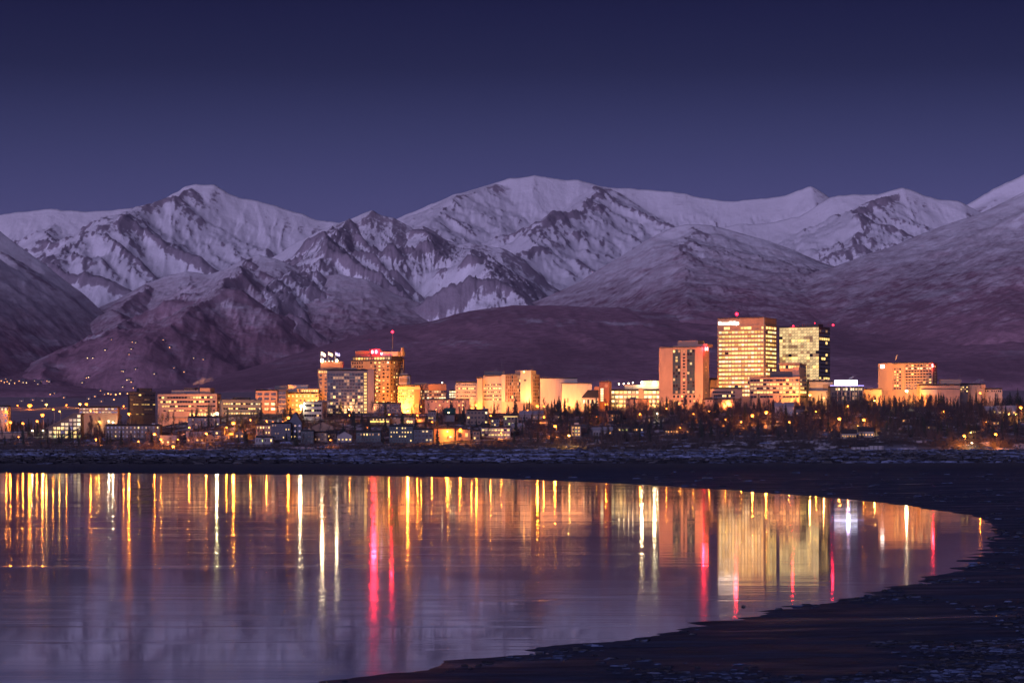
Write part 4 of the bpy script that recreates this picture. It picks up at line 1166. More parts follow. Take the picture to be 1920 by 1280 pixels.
# white office in front of the mirrored one
b = Bld('office_building', 'small white office with dark ribbon windows and a pale end wall', 567, 604, 753, 2560, W_WHITE, side=8, th=26)
for r, y in enumerate((757.5, 767, 776.5)):
    b.grid(569, 603, 7, y, y + 4.2, 1, [(DK, 5), (YL, .8)], wf=.95, hf=1)
b.block('roof_house', 590, 612, 750, 753, 4, 10, W_GREY)
b.bulb(564.5, 760.8, 1.1, lamp_mat(C_WHT, 110.0), -1.5, 'wall_floodlamp'); point(b.root, (b.x(564.5), -3.6, b.z(760.8)), C_WHT, 15000, 1.0)
piece('lamp_bracket', b.root, W_METAL, b.x(564.5), b.x(568), -1.6, -1.4, b.z(759.6), b.z(759.2))
b = Bld('apartment_block', 'dark grey slab with a roof parapet below the orange hotel tower', 700, 752, 755, 2620, W_GREY, D=16)
b.grid(701, 751, 12, 757, 772, 3, [(DK, 6), (DM, 1)], wf=.6, hf=.5)
b = Bld('retail_building', 'flat shop with a bright yellow canopy strip', 694, 731, 782, 2520, W_BROWN, D=14)
b.slab('lit_canopy', 694, 729, 789, 791.3, glow('canopy_strip', (1, .62, .12), 2.4), 1.2)
b.grid(697, 728, 5, 784.5, 788, 1, [(GD, 1), (YL, 1)], wf=.35, hf=.6)
b = Bld('retail_building', 'low pink shop with a white parapet and lit doors', 731.5, 780, 780, 2530, W_PINK, D=14)
b.grid(734, 779, 11, 782, 785, 1, [(DK, 3), (DM, 1)], wf=.7, hf=.9)
b.grid(762, 774, 3, 788, 793, 1, [(YL, 3)], wf=.8, hf=.9)

# ------------------------------------------------------------------ low houses and blocks along the bluff
def Yground(px, py):
    ys = np.linspace(2346, 2900, 400); xs = (px - 960) / F * ys
    return float(ys[np.argmin(np.abs(HY - (land(xs, ys) - CZ) / ys * F - py))])

def house(px0, px1, py_eave, py_base, wall, roof, label, wins=3, lit=(L_YEL, L_WARM, G_DARK), rise=None, gable=False, D=9.0, name='house', cat='house', rows=1, group=None):
    Y = Yground((px0 + px1) / 2, py_base); mp = mpp(Y)
    c = P((px0 + px1) / 2, py_base, Y); zb = ground_z(c.x, c.y)
    W = (px1 - px0) * mp; H = max(2.4, (py_base - py_eave) * mp); Rr = rise if rise else W * 0.18 + 1.0
    root = link(bpy.data.objects.new(name, None)); root.location = (c.x, c.y, zb); root.rotation_euler = (0, 0, math.radians(RND.uniform(-9, 9)))
    tag(root, label, cat, group)
    bm = bmesh.new()
    w = W / 2
    if gable:   # gable end faces the lagoon
        pts = [(-w, -1.5), (w, -1.5), (w, H), (0, H + Rr), (-w, H)]
        f = [bm.verts.new((x, 0, z)) for x, z in pts]; k = [bm.verts.new((x, D, z)) for x, z in pts]
        ov = 0.5
        rv = [(-w - ov, H - ov * Rr / w), (0, H + Rr + .02), (w + ov, H - ov * Rr / w)]
        roofv = [(x, y, z + t) for y in (-ov, D + ov) for t in (0.02, 0.28) for x, z in rv]
    else:
        pts = [(0, -1.5), (D, -1.5), (D, H), (D / 2, H + Rr), (0, H)]
        f = [bm.verts.new((-w, y, z)) for y, z in pts]; k = [bm.verts.new((w, y, z)) for y, z in pts]
        ov = 0.5
        rv = [(-ov, H - ov * Rr / (D / 2)), (D / 2, H + Rr + .02), (D + ov, H - ov * Rr / (D / 2))]
        roofv = [(x, y, z + t) for x in (-w - ov, w + ov) for t in (0.02, 0.28) for y, z in rv]
    bm.faces.new(f); bm.faces.new(list(reversed(k)))
    for i in range(5): bm.faces.new((f[i], k[i], k[(i + 1) % 5], f[(i + 1) % 5]))
    bmesh.ops.recalc_face_normals(bm, faces=bm.faces)
    me = bpy.data.meshes.new('wall'); bm.to_mesh(me); bm.free(); me.materials.append(wall); link(bpy.data.objects.new('wall', me), root)
    me = bpy.data.meshes.new('roof')
    me.from_pydata(roofv, [], [(0, 1, 7, 6), (1, 2, 8, 7), (3, 9, 10, 4), (4, 10, 11, 5), (0, 3, 4, 1), (1, 4, 5, 2), (6, 7, 10, 9), (7, 8, 11, 10), (0, 6, 9, 3), (2, 5, 11, 8)])
    me.materials.append(roof); ro = link(bpy.data.objects.new('roof', me), root)
    ch = piece('chimney', ro, W_BRICK, W * .2, W * .2 + .8, D * .5, D * .5 + .8, H + Rr * .3, H + Rr + 1.1)
    R = random.Random(int(px0 * 31 + py_eave))
    for r in range(rows):
        for i in range(wins):
            x = -w + W * (i + .5) / wins; ww = min(1.8, W / wins * .5); z0 = H * (r + .28) / rows
            piece('window', root, R.choice(lit), x - ww / 2, x + ww / 2, -.12, -.01, z0, z0 + min(1.6, H / rows * .48), 'pane')
    piece('door', root, W_BROWN, -w + W * .02 + .1, -w + W * .02 + 1.1, -.08, -.005, -.3, min(2.1, H * .8))
    FOOT.append((px0 - 2, px1 + 2, Y - 4, Y + D + 4))
    return root

DARKW = (G_DARK, G_DARK, L_DIM, L_YEL)
def block(px0, px1, py0, py1, wall, label, nc, nr, mats, name='apartment_block', D=14, hf=.45, wf=.5, py_w1=None, roofc=None, **kw):
    b = Bld(name, label, px0, px1, py0, Yground((px0 + px1) / 2, py1), wall, D=D, **kw)
    b.grid(px0 + 1, px1 - 1, nc, py0 + 1.5, (py_w1 or py1) - .5, nr, mats, wf=wf, hf=hf)
    return b

# slanted glazed lodge on the left
Yl = Yground(118, 824); mp = mpp(Yl); c = P(120, 824, Yl); zb = ground_z(c.x, c.y)
root = link(bpy.data.objects.new('glazed_lodge', None)); root.location = (c.x, c.y, zb)
tag(root, 'wedge-shaped lodge with a long sloping roof and a brightly lit glass front', 'building')
X = lambda px: (px - 120) * mp
Zl = lambda py: CZ + (HY - py) * mp - zb
pts = [(90, 830), (152, 830), (152, 776), (139, 776), (90, 802)]
bm = bmesh.new(); f = [bm.verts.new((X(a), 0, Zl(q))) for a, q in pts]; k = [bm.verts.new((X(a), 16, Zl(q))) for a, q in pts]
bm.faces.new(f); bm.faces.new(list(reversed(k)))
for i in range(5): bm.faces.new((f[i], k[i], k[(i + 1) % 5], f[(i + 1) % 5]))
bmesh.ops.recalc_face_normals(bm, faces=bm.faces)
me = bpy.data.meshes.new('wall'); bm.to_mesh(me); bm.free(); me.materials.append(W_BROWN); link(bpy.data.objects.new('wall', me), root)
me = bpy.data.meshes.new('sloped_roof'); rp = [(86, 804.6), (139, 776), (139, 774.2), (86, 802.6)]
me.from_pydata([(X(a), y, Zl(q)) for y in (-.9, 16.5) for a, q in rp], [], [(0, 1, 2, 3), (4, 7, 6, 5), (0, 4, 5, 1), (3, 2, 6, 7), (0, 3, 7, 4), (1, 5, 6, 2)])
me.materials.append(W_BROWN); link(bpy.data.objects.new('sloped_roof', me), root)
piece('flat_roof', root, W_BROWN, X(139), X(153.5), -.9, 16.5, Zl(776), Zl(774.3))
R = random.Random(8)
for r in range(6):
    y = 777 + r * 7.6
    for cc in range(8):
        x = 91.5 + cc * 7.6
        lim = 802 - (x - 90) * 26 / 49.0 + 1.5
        if y < lim or y > 821: continue
        mt = R.choices([LIT_MIRROR_CREAM, L_YEL, L_GREEN if r >= 4 else L_WHITE, G_DARK, L_DIM], [3, 3, 3, 2, 1])[0]
        piece('window', root, mt, X(x), X(x + 6.6), -.14, -.01, Zl(y + 5.8), Zl(y), 'pane')
for r in range(7): piece('floor_edge', root, W_BROWN, X(max(91, 91 + (820 - (776 + r * 7.6)) * .0 + max(0, (802 - (776 + r * 7.6))) * 1.75)), X(152), -.5, -.16, Zl(777 + r * 7.6), Zl(776 + r * 7.6))
me = bpy.data.meshes.new('stair_ramp'); rp = [(112, 822), (150, 801), (150, 803.2), (112, 824.2)]
me.from_pydata([(X(a), y, Zl(q)) for y in (-2.2, -1.2) for a, q in rp], [], [(0, 1, 2, 3), (4, 7, 6, 5), (0, 4, 5, 1), (3, 2, 6, 7), (0, 3, 7, 4), (1, 5, 6, 2)])
me.materials.append(W_DARK); link(bpy.data.objects.new('stair_ramp', me), root)
FOOT.append((84, 156, Yl - 8, Yl + 26))

block(148, 221, 762, 790, W_BROWN, 'low dark building with lit ribbon windows behind the wedge-shaped lodge', 12, 2, [(DK, 3), (CR, 3), (DM, 2)], hf=.5, wf=.85, name='office_building', py_w1=776)
block(198, 300, 796, 822, W_BEIGE, 'long pale apartment row with balconies standing above the snowy shore', 14, 3, [(DK, 5), (DM, 2), (YL, 1)], hf=.5, wf=.4)
block(-20, 15, 760, 795, W_CREAM, 'square tan building beside the sodium-lit bare trees', 5, 3, [(DK, 2), (YL, 1), (DM, 2)])
b = Bld('retaining_wall', 'long low pink retaining wall below sodium-lit bare trees', -30, 51, 812, Yground(10, 822), W_PINK, D=3.0, cat='wall')
b.slab('rail', -30, 51, 809.5, 810.2, W_METAL, .1); [b.slab('rail_post', -28 + k * 7, -27.4 + k * 7, 810.2, 811.9, W_METAL, .1) for k in range(11)]
house(-8, 16, 803, 813, W_PINK, W_ROOFSNOW, 'low pink hut standing above the long retaining wall', 3)
block(352, 412, 781, 800, W_GREY, 'grey two-storey block at the foot of the wide pale office', 10, 2, [(DK, 4), (WH, 1), (DM, 2)])
house(350, 382, 818, 830, W_PINK, W_ROOFSNOW, 'sodium-lit shed with a long snow-covered roof', 4, D=8)
house(384, 402, 820, 829, W_BEIGE, W_ROOFSNOW, 'small beige cottage beside the sodium-lit shed', 2, gable=True)
house(300, 330, 824, 833, W_BROWN, W_ROOFSNOW, 'brown bungalow at the shore below the bare birches', 3)
house(402, 420, 806, 816, W_GREY, W_ROOF, 'grey cottage under the stepped greyish office', 2)
house(440, 458, 812, 822, W_BEIGE, W_ROOF, 'beige cottage on the slope under a sodium lamp', 2, gable=True)
block(480, 508, 795, 816, W_PINK, 'pink-lit apartment cube with a row of lamps under its eaves', 5, 2, [(YL, 2), (DM, 2), (DK, 1)])
block(508, 545, 792, 824, W_BLUE, 'blue-grey apartment block with vertical bays', 7, 4, [(DK, 5), (DM, 1), (YL, .6)], wf=.4)
house(541, 566, 792, 823, W_BLUE, W_ROOF, 'steep-gabled blue-grey house with a small lit attic peak', 3, rows=3, lit=DARKW, gable=True, rise=9)
block(478, 512, 818, 832, W_WHITE, 'low white lodge with yellow lit doors at the shoreline', 6, 1, [(DK, 2), (L_GREEN, 1), (YL, 1)], name='lodge')
block(564, 588, 806, 831, W_TEAL, 'narrow teal block with a green lit storefront', 4, 3, [(DK, 3), (G_BLUE, 2)])
block(588, 614, 809, 828, W_BROWN, 'brown block under the red pitched roof', 4, 2, [(DK, 3), (DM, 1), (WM, 1)])
house(584, 626, 800, 816, W_SALMON, W_BRICK, 'house with a broad red roof and a bright porch', 4, gable=True, rise=4, lit=(L_WARM, G_DARK))
house(632, 660, 817, 829, W_WHITE, W_ROOFSNOW, 'little white gabled cottage with lit ground-floor windows', 4, gable=True, rise=3.4, lit=(L_YEL, LIT_MIRROR_CREAM))
house(612, 630, 812, 822, W_SALMON, W_ROOF, 'small sodium-lit cottage between the red roof and the white gabled cottage', 2)
block(668, 714, 808, 829, W_TEAL, 'low teal block with one tall lit stairwell', 8, 2, [(DK, 4), (YL, 1), (DM, 1)])
b = block(730, 774, 797, 830, W_TEAL, 'blue-green apartment block with many small lit windows', 8, 4, [(DK, 4), (CR, 2), (YL, 2)], wf=.45, hf=.4)
b = block(775, 812, 803, 829, W_BLUE, 'blue-grey apartment wing with a row of large lit windows', 5, 3, [(DK, 4), (CR, 1)], wf=.6, hf=.45)
b = block(814, 852, 802, 826, W_SALMON, 'sodium-orange walled block behind a lit tree', 5, 2, [(None, 3), (DK, 1), (WM, 1)])
b = block(855, 882, 804, 825, W_SALMON, 'small orange-lit garage beside the sodium-orange block', 2, 1, [(DK, 1), (WM, 1)])
b = block(886, 900, 806, 826, W_BROWN, 'narrow brown lodge beside the long white flat-roofed house', 2, 2, [(DK, 1), (YL, 1)])
b = block(902, 957, 800, 820, W_WHITE, 'long white flat-roofed house with a glowing ribbon of windows', 9, 2, [(YL, 3), (CR, 2), (DK, 1)], wf=.85, hf=.4, name='house')
b = Bld('lodge', 'green-roofed lodge with one round lit window', 831, 852, 776, Yground(840, 790), W_GREY, D=12)
me = bpy.data.meshes.new('green_roof'); me.from_pydata([(b.x(829), -1, b.top), (b.x(854), -1, b.top), (b.x(853.5), 6, b.top + 5.5), (b.x(833), 6, b.top + 5.5), (b.x(829), 13, b.top), (b.x(854), 13, b.top)], [], [(0, 1, 2, 3), (3, 2, 5, 4), (0, 3, 4), (1, 5, 2)])
me.materials.append(W_GREEN); link(bpy.data.objects.new('green_roof', me), b.root)
b.bulb(841, 773.5, .7, lamp_mat(C_WHT, 8.0), .5, 'gable_lamp')
b = block(802, 817, 770, 788, W_GREY, 'grey two-storey shop behind a pointed spruce', 4, 2, [(DK, 2), (YL, 1)])
b = block(874, 916, 768, 796, W_BROWN, 'dark brown flat-roofed apartments with bright living-room windows', 6, 3, [(DK, 3), (WH, 1), (YL, 1)], wf=.6)
b = block(920, 936, 784, 800, W_GREY, 'small grey block with a yellow lit top storey', 3, 2, [(YL, 2), (DK, 1)])
b = block(944, 972, 778, 800, W_BROWN, 'dark terrace with a glowing strip under its roof', 4, 2, [(DK, 3), (L_GREEN, 1), (WH, 1)])
b.slab('lit_fascia', 944, 970, 780, 781.4, glow('fascia_strip', (1, .62, .2), 1.5), .5)
house(974, 996, 776, 788, W_GREY, W_ROOFSNOW, 'grey cottage with a snowy roof beside the dark terrace', 4, lit=DARKW)
house(998, 1018, 776, 787, W_BEIGE, W_ROOFSNOW, 'beige cottage with a snowy roof uphill of the sodium lamp', 3, lit=DARKW)
house(1040, 1056, 778, 786, W_BROWN, W_ROOF, 'dark cabin with one bright window among tall spruces', 1, lit=(L_YEL,))
house(960, 984, 800, 810, W_GREY, W_ROOFSNOW, 'grey cabin on the slope beside the long white house', 3, lit=DARKW)
b = block(1071, 1089, 797, 818, W_CREAM, 'tall yellow-lit villa by the shore thicket', 3, 3, [(GD, 3), (L_GREEN, 1)], wf=.7, hf=.6, name='villa', D=9)
b.block('turret', 1077, 1085, 792, 797, 0, 5, W_CREAM)
house(1112, 1128, 806, 817, W_WHITE, W_ROOFSNOW, 'white cottage half hidden by shore thicket', 3, lit=DARKW)
house(1130, 1148, 806, 816, W_BEIGE, W_ROOFSNOW, 'beige cottage with warm windows beside the white cottage', 2, lit=(L_WARM, G_DARK))
house(1158, 1178, 800, 810, W_BROWN, W_ROOF, 'timber cottage with glowing yellow windows in the wood', 3, lit=(L_YEL, L_GREEN))
house(1140, 1162, 776, 790, W_SALMON, W_ROOF, 'sodium-lit row house below the parking garage', 4, rows=2, lit=(L_WARM, G_DARK))
house(1186, 1206, 802, 809, W_BROWN, W_ROOF, 'low timber cabin with a row of porch lights', 4, lit=(L_WARM, LIT_MIRROR_CREAM))
house(1246, 1292, 806, 813, W_BROWN, W_ROOF, 'long low cabin with small orange lights under the trees', 9, lit=(L_WARM, L_YEL, G_DARK))
house(1453, 1488, 762, 779, W_WHITE, W_ROOFSNOW, 'white gabled house standing clear of the wooded bluff', 3, lit=(G_DARK,), rise=3.5, D=11)
house(1490, 1508, 767, 780, W_BLUE, W_ROOF, 'grey-blue cottage leaning against the white gabled house', 2, lit=(G_DARK, L_DIM))
house(1578, 1606, 812, 822, W_CREAM, W_ROOF, 'open orange-lit picnic shelter among bare trunks', 6, lit=(L_GOLD, L_WARM), name='shelter', cat='shelter')
house(1610, 1638, 808, 820, W_CREAM, W_ROOF, 'orange-lit park pavilion under a tall lamp', 5, lit=(L_GOLD, L_WARM), name='pavilion', cat='pavilion')
house(1845, 1868, 768, 776, W_BLUE, W_ROOFSNOW, 'bluish house with one glowing window high in the wood', 3, lit=(L_YEL, G_DARK))
house(1870, 1906, 769, 777, W_WHITE, W_ROOFSNOW, 'long pale house with two bright windows high in the wood', 4, lit=(L_YEL, L_WHITE))
house(1813, 1834, 806, 813, W_BROWN, W_ROOF, 'timber house with a string of yellow lights low in the wood', 6, lit=(L_YEL, L_WARM))
house(1738, 1756, 798, 805, W_BROWN, W_ROOF, 'dark cabin with small warm windows deep in the wood', 3, lit=(L_YEL, L_DIM))
house(1690, 1706, 785, 792, W_BROWN, W_ROOF, 'dark cabin with one orange window among the trunks', 2, lit=(L_WARM, G_DARK))
house(1860, 1876, 790, 797, W_BROWN, W_ROOF, 'brown cabin glowing orange below the long pale house', 2, lit=(L_WARM, L_YEL))

# weathered shed on the flats
Ys = 2290.0; mp = mpp(Ys); c = P(1626, 838, Ys); zb = 1.8
root = link(bpy.data.objects.new('boat_shed', None)); root.location = (c.x, c.y, zb)
tag(root, 'weathered grey plank shed with a low double roof on the snowy flats', 'shed')
piece('wall', root, W_GREY, -13, 1, 0, 9, -1.5, 3.6); piece('wall', root, W_GREY, 1.05, 13.2, -.6, 9, -1.5, 4.6)
for k in range(22): piece('plank', root, surf('plank_light', (.27, .26, .26)) if k % 3 else surf('plank_dark', (.13, .12, .12)), -12.9 + k * 1.17, -12.0 + k * 1.17, -.12 - (.6 if k > 11 else 0), -.02 - (.6 if k > 11 else 0), -1.2, 3.2 if k <= 11 else 4.2)
for nm, x0, x1, h, r in (('roof', -13.8, 1.0, 3.6, 1.4), ('roof', .6, 14, 4.6, 2.6)):
    me = bpy.data.meshes.new(nm); me.from_pydata([(x0, -1, h), (x1, -1, h), (x1, 4.5, h + r), (x0, 4.5, h + r), (x0, 10, h), (x1, 10, h), (x0, 4.5, h - .1), (x1, 4.5, h - .1)], [], [(0, 1, 2, 3), (3, 2, 5, 4), (0, 3, 4, 6), (1, 7, 5, 2)])
    me.materials.append(W_ROOF); link(bpy.data.objects.new(nm, me), root)

# ------------------------------------------------------------------ flags on the brown tower
def flag(px, col, label, flip):
    b = FLAG_B; p = P(px, 677.5, b.Y); p.y = b.Y + 5
    root = link(bpy.data.objects.new('flag', None)); root.location = (p.x, p.y, FLAG_Z)
    tag(root, label, 'flag', 'flags on the brown tower')
    po = link(bpy.data.objects.new('pole', tube_mesh(.16, .08, 6, W_WHITE)), root); po.scale = (1, 1, 10.2)
    nx, nz = 14, 8; L, H = 4.8, 3.0
    x = np.linspace(0, 1, nx)[None, :].repeat(nz, 0); z = np.linspace(0, 1, nz)[:, None].repeat(nx, 1)
    yy = .45 * np.sin(x * 7 + flip) * x; zz = 6.6 + z * H - x * 1.9 + .25 * np.sin(x * 6 + flip) * x
    me = grid_mesh('cloth', x * L * .92, yy, zz); me.materials.append(surf(label[:9].replace(' ', '_') + '_cloth', col, .8)); 
    cl = link(bpy.data.objects.new('cloth', me), root); so = cl.modifiers.new('thickness', 'SOLIDIFY'); so.thickness = .04
flag(601.5, (.85, .80, .76), 'white flag drooping beside the bright roof lamp', .3)
flag(614.5, (.70, .58, .52), 'pinkish striped-looking flag between the white and the blue one', 1.4)
flag(628, (.16, .24, .75), 'blue flag flying from the tower roof', 2.4)
for x, rr, wts in ((603.5, 1.35, 9000), (631, .9, 5000)):
    FLAG_B.bulb(x, 675.6, rr, lamp_mat(C_WHT, 110.0), 2.0, 'roof_floodlamp'); FLAG_B.mast(x, 675.6, 677.6, .15, 2.0, 'lamp_post')
    point(FLAG_B.root, (FLAG_B.x(x), 2.0, FLAG_B.z(675.6) + rr * 1.6), C_WHT, wts, 1.0)
for x in (610, 617, 623): FLAG_B.bulb(x, 676.6, .35, lamp_mat(C_WHT, 12.0), 2.0, 'roof_lamp')

# ------------------------------------------------------------------ street lamps
def zone(px):
    for lim, ph in ((60, 'beside the sodium-lit bare trees and retaining wall'), (150, 'around the wedge-shaped glazed lodge'), (240, 'in front of the dark banded office block'), (345, 'by the pale apartment row above the shore'),
                    (475, 'below the wide pale office'), (600, 'below the brown hotel wing'), (800, 'under the tall orange hotel tower'), (900, 'by the blue-green apartments and orange walls'), (1030, 'below the courthouse and gridded tower'),
                    (1110, 'under the blank theatre walls'), (1240, 'in front of the open parking garage'), (1460, 'in the wood below the tallest tower'), (1560, 'beside the white gabled house'), (1680, 'above the park pavilion'), (1780, 'at the foot of the broad orange hotel')):
        if px < lim: return ph
    return 'in the dark spruce wood'
NAMES = {C_SOD: 'orange sodium', C_WHT: 'white', C_YEL: 'yellow'}
S, Wt, Ye = C_SOD, C_WHT, C_YEL
LAMPS = [(56, 758, S, 60, 1.5), (80, 776, S, 42, 1.1), (33, 759, S, 12, .7), (87, 757, Ye, 16, .9), (43, 792, S, 26, .8), (35, 818, S, 9, .6), (61, 806, Wt, 10, .7), (81, 806, Wt, 10, .7),
         (125, 758, S, 9, .7), (150, 756, Ye, 16, .9), (162, 756, S, 20, 1.0), (242, 774, S, 30, .9), (180, 822, S, 14, .7), (204, 788, Wt, 12, .7), (212, 790, Wt, 14, .8), (186, 789, Ye, 8, .6),
         (290, 812, S, 22, .8), (302, 822, S, 16, .7), (325, 835, S, 18, .8), (414, 762, Ye, 26, 1.2), (407, 773, Wt, 22, 1.1), (438, 791, S, 34, 1.1), (387, 811, S, 18, .7), (334, 823, S, 8, .6),
         (541, 781, S, 26, .9), (512, 790, S, 8, .6), (765, 766, S, 48, 1.2), (791, 760, S, 30, 1.0), (839, 805, S, 34, 1.1), (863, 803, S, 22, .9), (845, 817, Ye, 12, .7), (783, 777, S, 12, .7), (765, 788, Ye, 8, .6),
         (893, 757, S, 26, 1.0), (884, 763, S, 14, .7), (957, 759, S, 26, .9), (973, 759, S, 26, 1.0), (965, 766, S, 12, .7), (1008, 759, S, 30, 1.1), (1019, 760, S, 12, .7), (1039, 762, S, 22, .9), (1056, 758, S, 16, .8), (1068, 758, Ye, 14, .8),
         (1137, 756, S, 30, 1.0), (1149, 761, S, 32, 1.1), (1166, 763, Ye, 20, .9), (1041, 797, S, 22, .9), (1067, 815, Ye, 16, .6), (1145, 775, S, 8, .6), (1232, 774, Wt, 8, .7), (1220, 770, S, 8, .6),
         (1411, 777, S, 26, .9), (1437, 771, S, 30, 1.0), (1515, 754, Wt, 18, 1.0), (1519, 739, Ye, 18, .9), (1574, 783, S, 28, 1.0), (1620, 785, S, 24, .9), (1633, 801, Wt, 14, .8), (1609, 797, Ye, 6, .5), (1700, 731, Wt, 20, 1.0),
         (1665, 757, S, 22, .9), (1808, 815, S, 18, .8), (1867, 812, S, 16, .8), (1914, 762, S, 24, .9), (1820, 810, Ye, 6, .5), (1838, 735, S, 12, .8), (1892, 775, Ye, 8, .7), (1905, 775, Ye, 8, .7), (1822, 829, Wt, 8, .6),
         (1275, 800, S, 8, .5), (1390, 790, S, 10, .6), (1330, 770, S, 10, .6), (1640, 750, Ye, 12, .7), (656, 777, S, 10, .6), (620, 824, S, 7, .5), (1545, 745, Ye, 10, .7), (700, 768, S, 8, .6), (1250, 765, S, 12, .6), (470, 786, S, 10, .6),
         (12, 770, S, 14, .8), (70, 788, S, 16, .8), (100, 766, S, 12, .8), (112, 770, Ye, 8, .7), (170, 768, S, 14, .8), (232, 760, S, 12, .7), (20, 790, S, 20, .9), (228, 800, S, 10, .6), (260, 826, S, 10, .6), (355, 800, S, 14, .7), (425, 800, S, 12, .7), (460, 806, S, 10, .6), (500, 788, S, 10, .6), (530, 790, S, 10, .6), (690, 800, S, 8, .6), (730, 776, S, 12, .7), (810, 790, S, 12, .7), (920, 778, S, 12, .7), (940, 810, S, 10, .6), (990, 768, S, 12, .7), (1020, 780, S, 10, .6), (1090, 770, S, 10, .6), (1120, 780, S, 12, .7), (1200, 775, S, 12, .6), (1300, 775, S, 10, .6), (1360, 785, S, 12, .7), (1480, 790, S, 10, .6), (1530, 770, S, 12, .7), (1590, 760, S, 10, .6), (1720, 765, S, 8, .6), (1770, 770, S, 10, .6), (1850, 790, S, 10, .6)]  # extra street lamps added for more orange street glow
LW = 0.8
for px, py, col, kw, r in LAMPS:
    street_lamp(px, py, col, kw * 1000 * (1.5 if kw > 15 else .9) * (.5 if px < 120 else 1), r * (1.6 if kw > 15 else 1.25), 6.0 if kw > 15 else 5.0, NAMES[col] + ' street lamp ' + zone(px), NAMES[col] + ' lamps ' + zone(px), h=10 if kw > 15 else 6)

# ------------------------------------------------------------------ far lights of houses on the hillside
COT_W, COT_R = surf('cottage_wall', (.14, .10, .10)), surf('cottage_roof', (.12, .10, .11))
def hill_hit(px, py):
    d = (P(px, py, 1000) - cam.location).normalized(); best = None
    for ob in [o for o in COL.objects if o.get('kind') == 'structure' and o.name.split('.')[0] in ('ground', 'mountain', 'foothill')]:
        ok, loc, nor, idx = ob.ray_cast(cam.location + d * 4500, d)
        if ok and (best is None or loc.y < best.y): best = loc.copy()
    return best
bpy.context.view_layer.update()
R = random.Random(77); spots = []
for k in range(30): spots.append((R.uniform(0, 92), 721 - R.random() * 3 - (R.uniform(0, 92)) * .07 + R.gauss(0, 2)))
for k in range(10): spots.append((R.uniform(0, 245), R.uniform(728, 754)))
spots += [(228, 696.5), (231, 697), (254, 692.5), (289, 701.5), (326, 690), (345, 698), (381, 674.5), (363, 672), (318, 652), (248, 642), (254, 643), (246, 655), (242, 665), (209, 637), (306, 638), (197, 657), (164, 672), (174, 672),
          (162, 709), (166, 708), (154, 718), (230, 726), (242, 712), (246, 717), (238, 713), (102, 738), (92, 716), (91, 714), (178, 744), (208, 740), (225, 739.5), (239, 739), (196, 740), (217, 741), (250, 728), (98, 737.5)]
for i, (px, py) in enumerate(spots):
    h = hill_hit(px, py)
    if h is None: continue
    big = py > 738 and px > 200
    root = link(bpy.data.objects.new('hillside_house', None)); root.location = h
    tag(root, 'far house with a lit window on the dark lower hillside' if py < 705 else ('far house with a lit porch in the lowland row under the mountains' if py < 727 else 'house with a lit porch on the plain behind the sodium lamps'), 'house',
        'far lit houses ' + ('on the hillside' if py < 705 else ('in the lowland row' if py < 727 else 'on the plain')))
    piece('wall', root, COT_W, -6, 6, 0, 8, -3, 5); rf = link(bpy.data.objects.new('roof', _unit.get('gable') or _unit.setdefault('gable', bpy.data.meshes.new('gable_roof'))), root)
    if not rf.data.vertices:
        rf.data.from_pydata([(-7, -1, 5), (7, -1, 5), (7, 9, 5), (-7, 9, 5), (-7, 4, 8.5), (7, 4, 8.5)], [], [(0, 1, 5, 4), (2, 3, 4, 5), (0, 4, 3), (1, 2, 5)]); rf.data.materials.append(COT_R)
    w = R.uniform(.4, .95) * (1.8 if big else 1.0); s_ = h.y / 8000.0
    piece('window', root, glow('far_orange', (1, .36, .08), 5) if (R.random() < .55 or big) else glow('far_yellow', (1, .6, .25), 4.5), -w * s_, w * s_, -.3, -.05, .5, .5 + 2.2 * w * s_ ** 1)

# ------------------------------------------------------------------ trees
BARK = surf('dark_bark', (.055, .042, .036), .9); BIRCH = surf('birch_bark', (.10, .078, .068), .9)
TWIG = surf('twig_brown', (.042, .032, .032), .9); NEEDLE = surf('spruce_needles', (.018, .026, .020), .9)

def rod(v, f, a, b, r0, r1, n=3):
    a, b = Vector(a), Vector(b); d = (b - a).normalized(); u = d.orthogonal().normalized(); w = d.cross(u); o = len(v)
    for p, r in ((a, r0), (b, r1)):
        for i in range(n):
            t = 2 * math.pi * i / n; v.append(tuple(p + (u * math.cos(t) + w * math.sin(t)) * r))
    for i in range(n): f.append((o + i, o + (i + 1) % n, o + n + (i + 1) % n, o + n + i))

def make_mesh(name, v, f, mat):
    me = bpy.data.meshes.new(name); me.from_pydata(v, [], f); me.materials.append(mat); return me

def spruce(seed):
    R = random.Random(seed); v, f = [], []; rod(v, f, (0, 0, -.6), (0, 0, 12), .22, .03, 5)
    trunk = make_mesh('trunk', v, f, BARK)
    v, f = [], []; H = 12.5; lean = R.uniform(.85, 1.2)
    for i in range(26):
        t = (i + .5) / 26; z = 1.0 + t * (H - 1.2); L = 2.3 * lean * (1 - t) ** .8 * R.uniform(.7, 1.15) + .12
        for k in range(7):
            a = R.uniform(0, 6.28); l = L * R.uniform(.55, 1.15); dr = l * R.uniform(.22, .5); wd = l * .34 + .06
            c, s = math.cos(a), math.sin(a); o = len(v)
            v += [(0, 0, z + .1), (c * l * .55 - s * wd, s * l * .55 + c * wd, z - dr * .4 - .15), (c * l, s * l, z - dr), (c * l * .55 + s * wd, s * l * .55 - c * wd, z - dr * .4 - .15), (c * l * .5, s * l * .5, z - dr * .25 + .22)]
            f += [(o, o + 1, o + 4), (o + 1, o + 2, o + 4), (o + 2, o + 3, o + 4), (o + 3, o, o + 4)]
    return trunk, make_mesh('crown', v, f, NEEDLE)

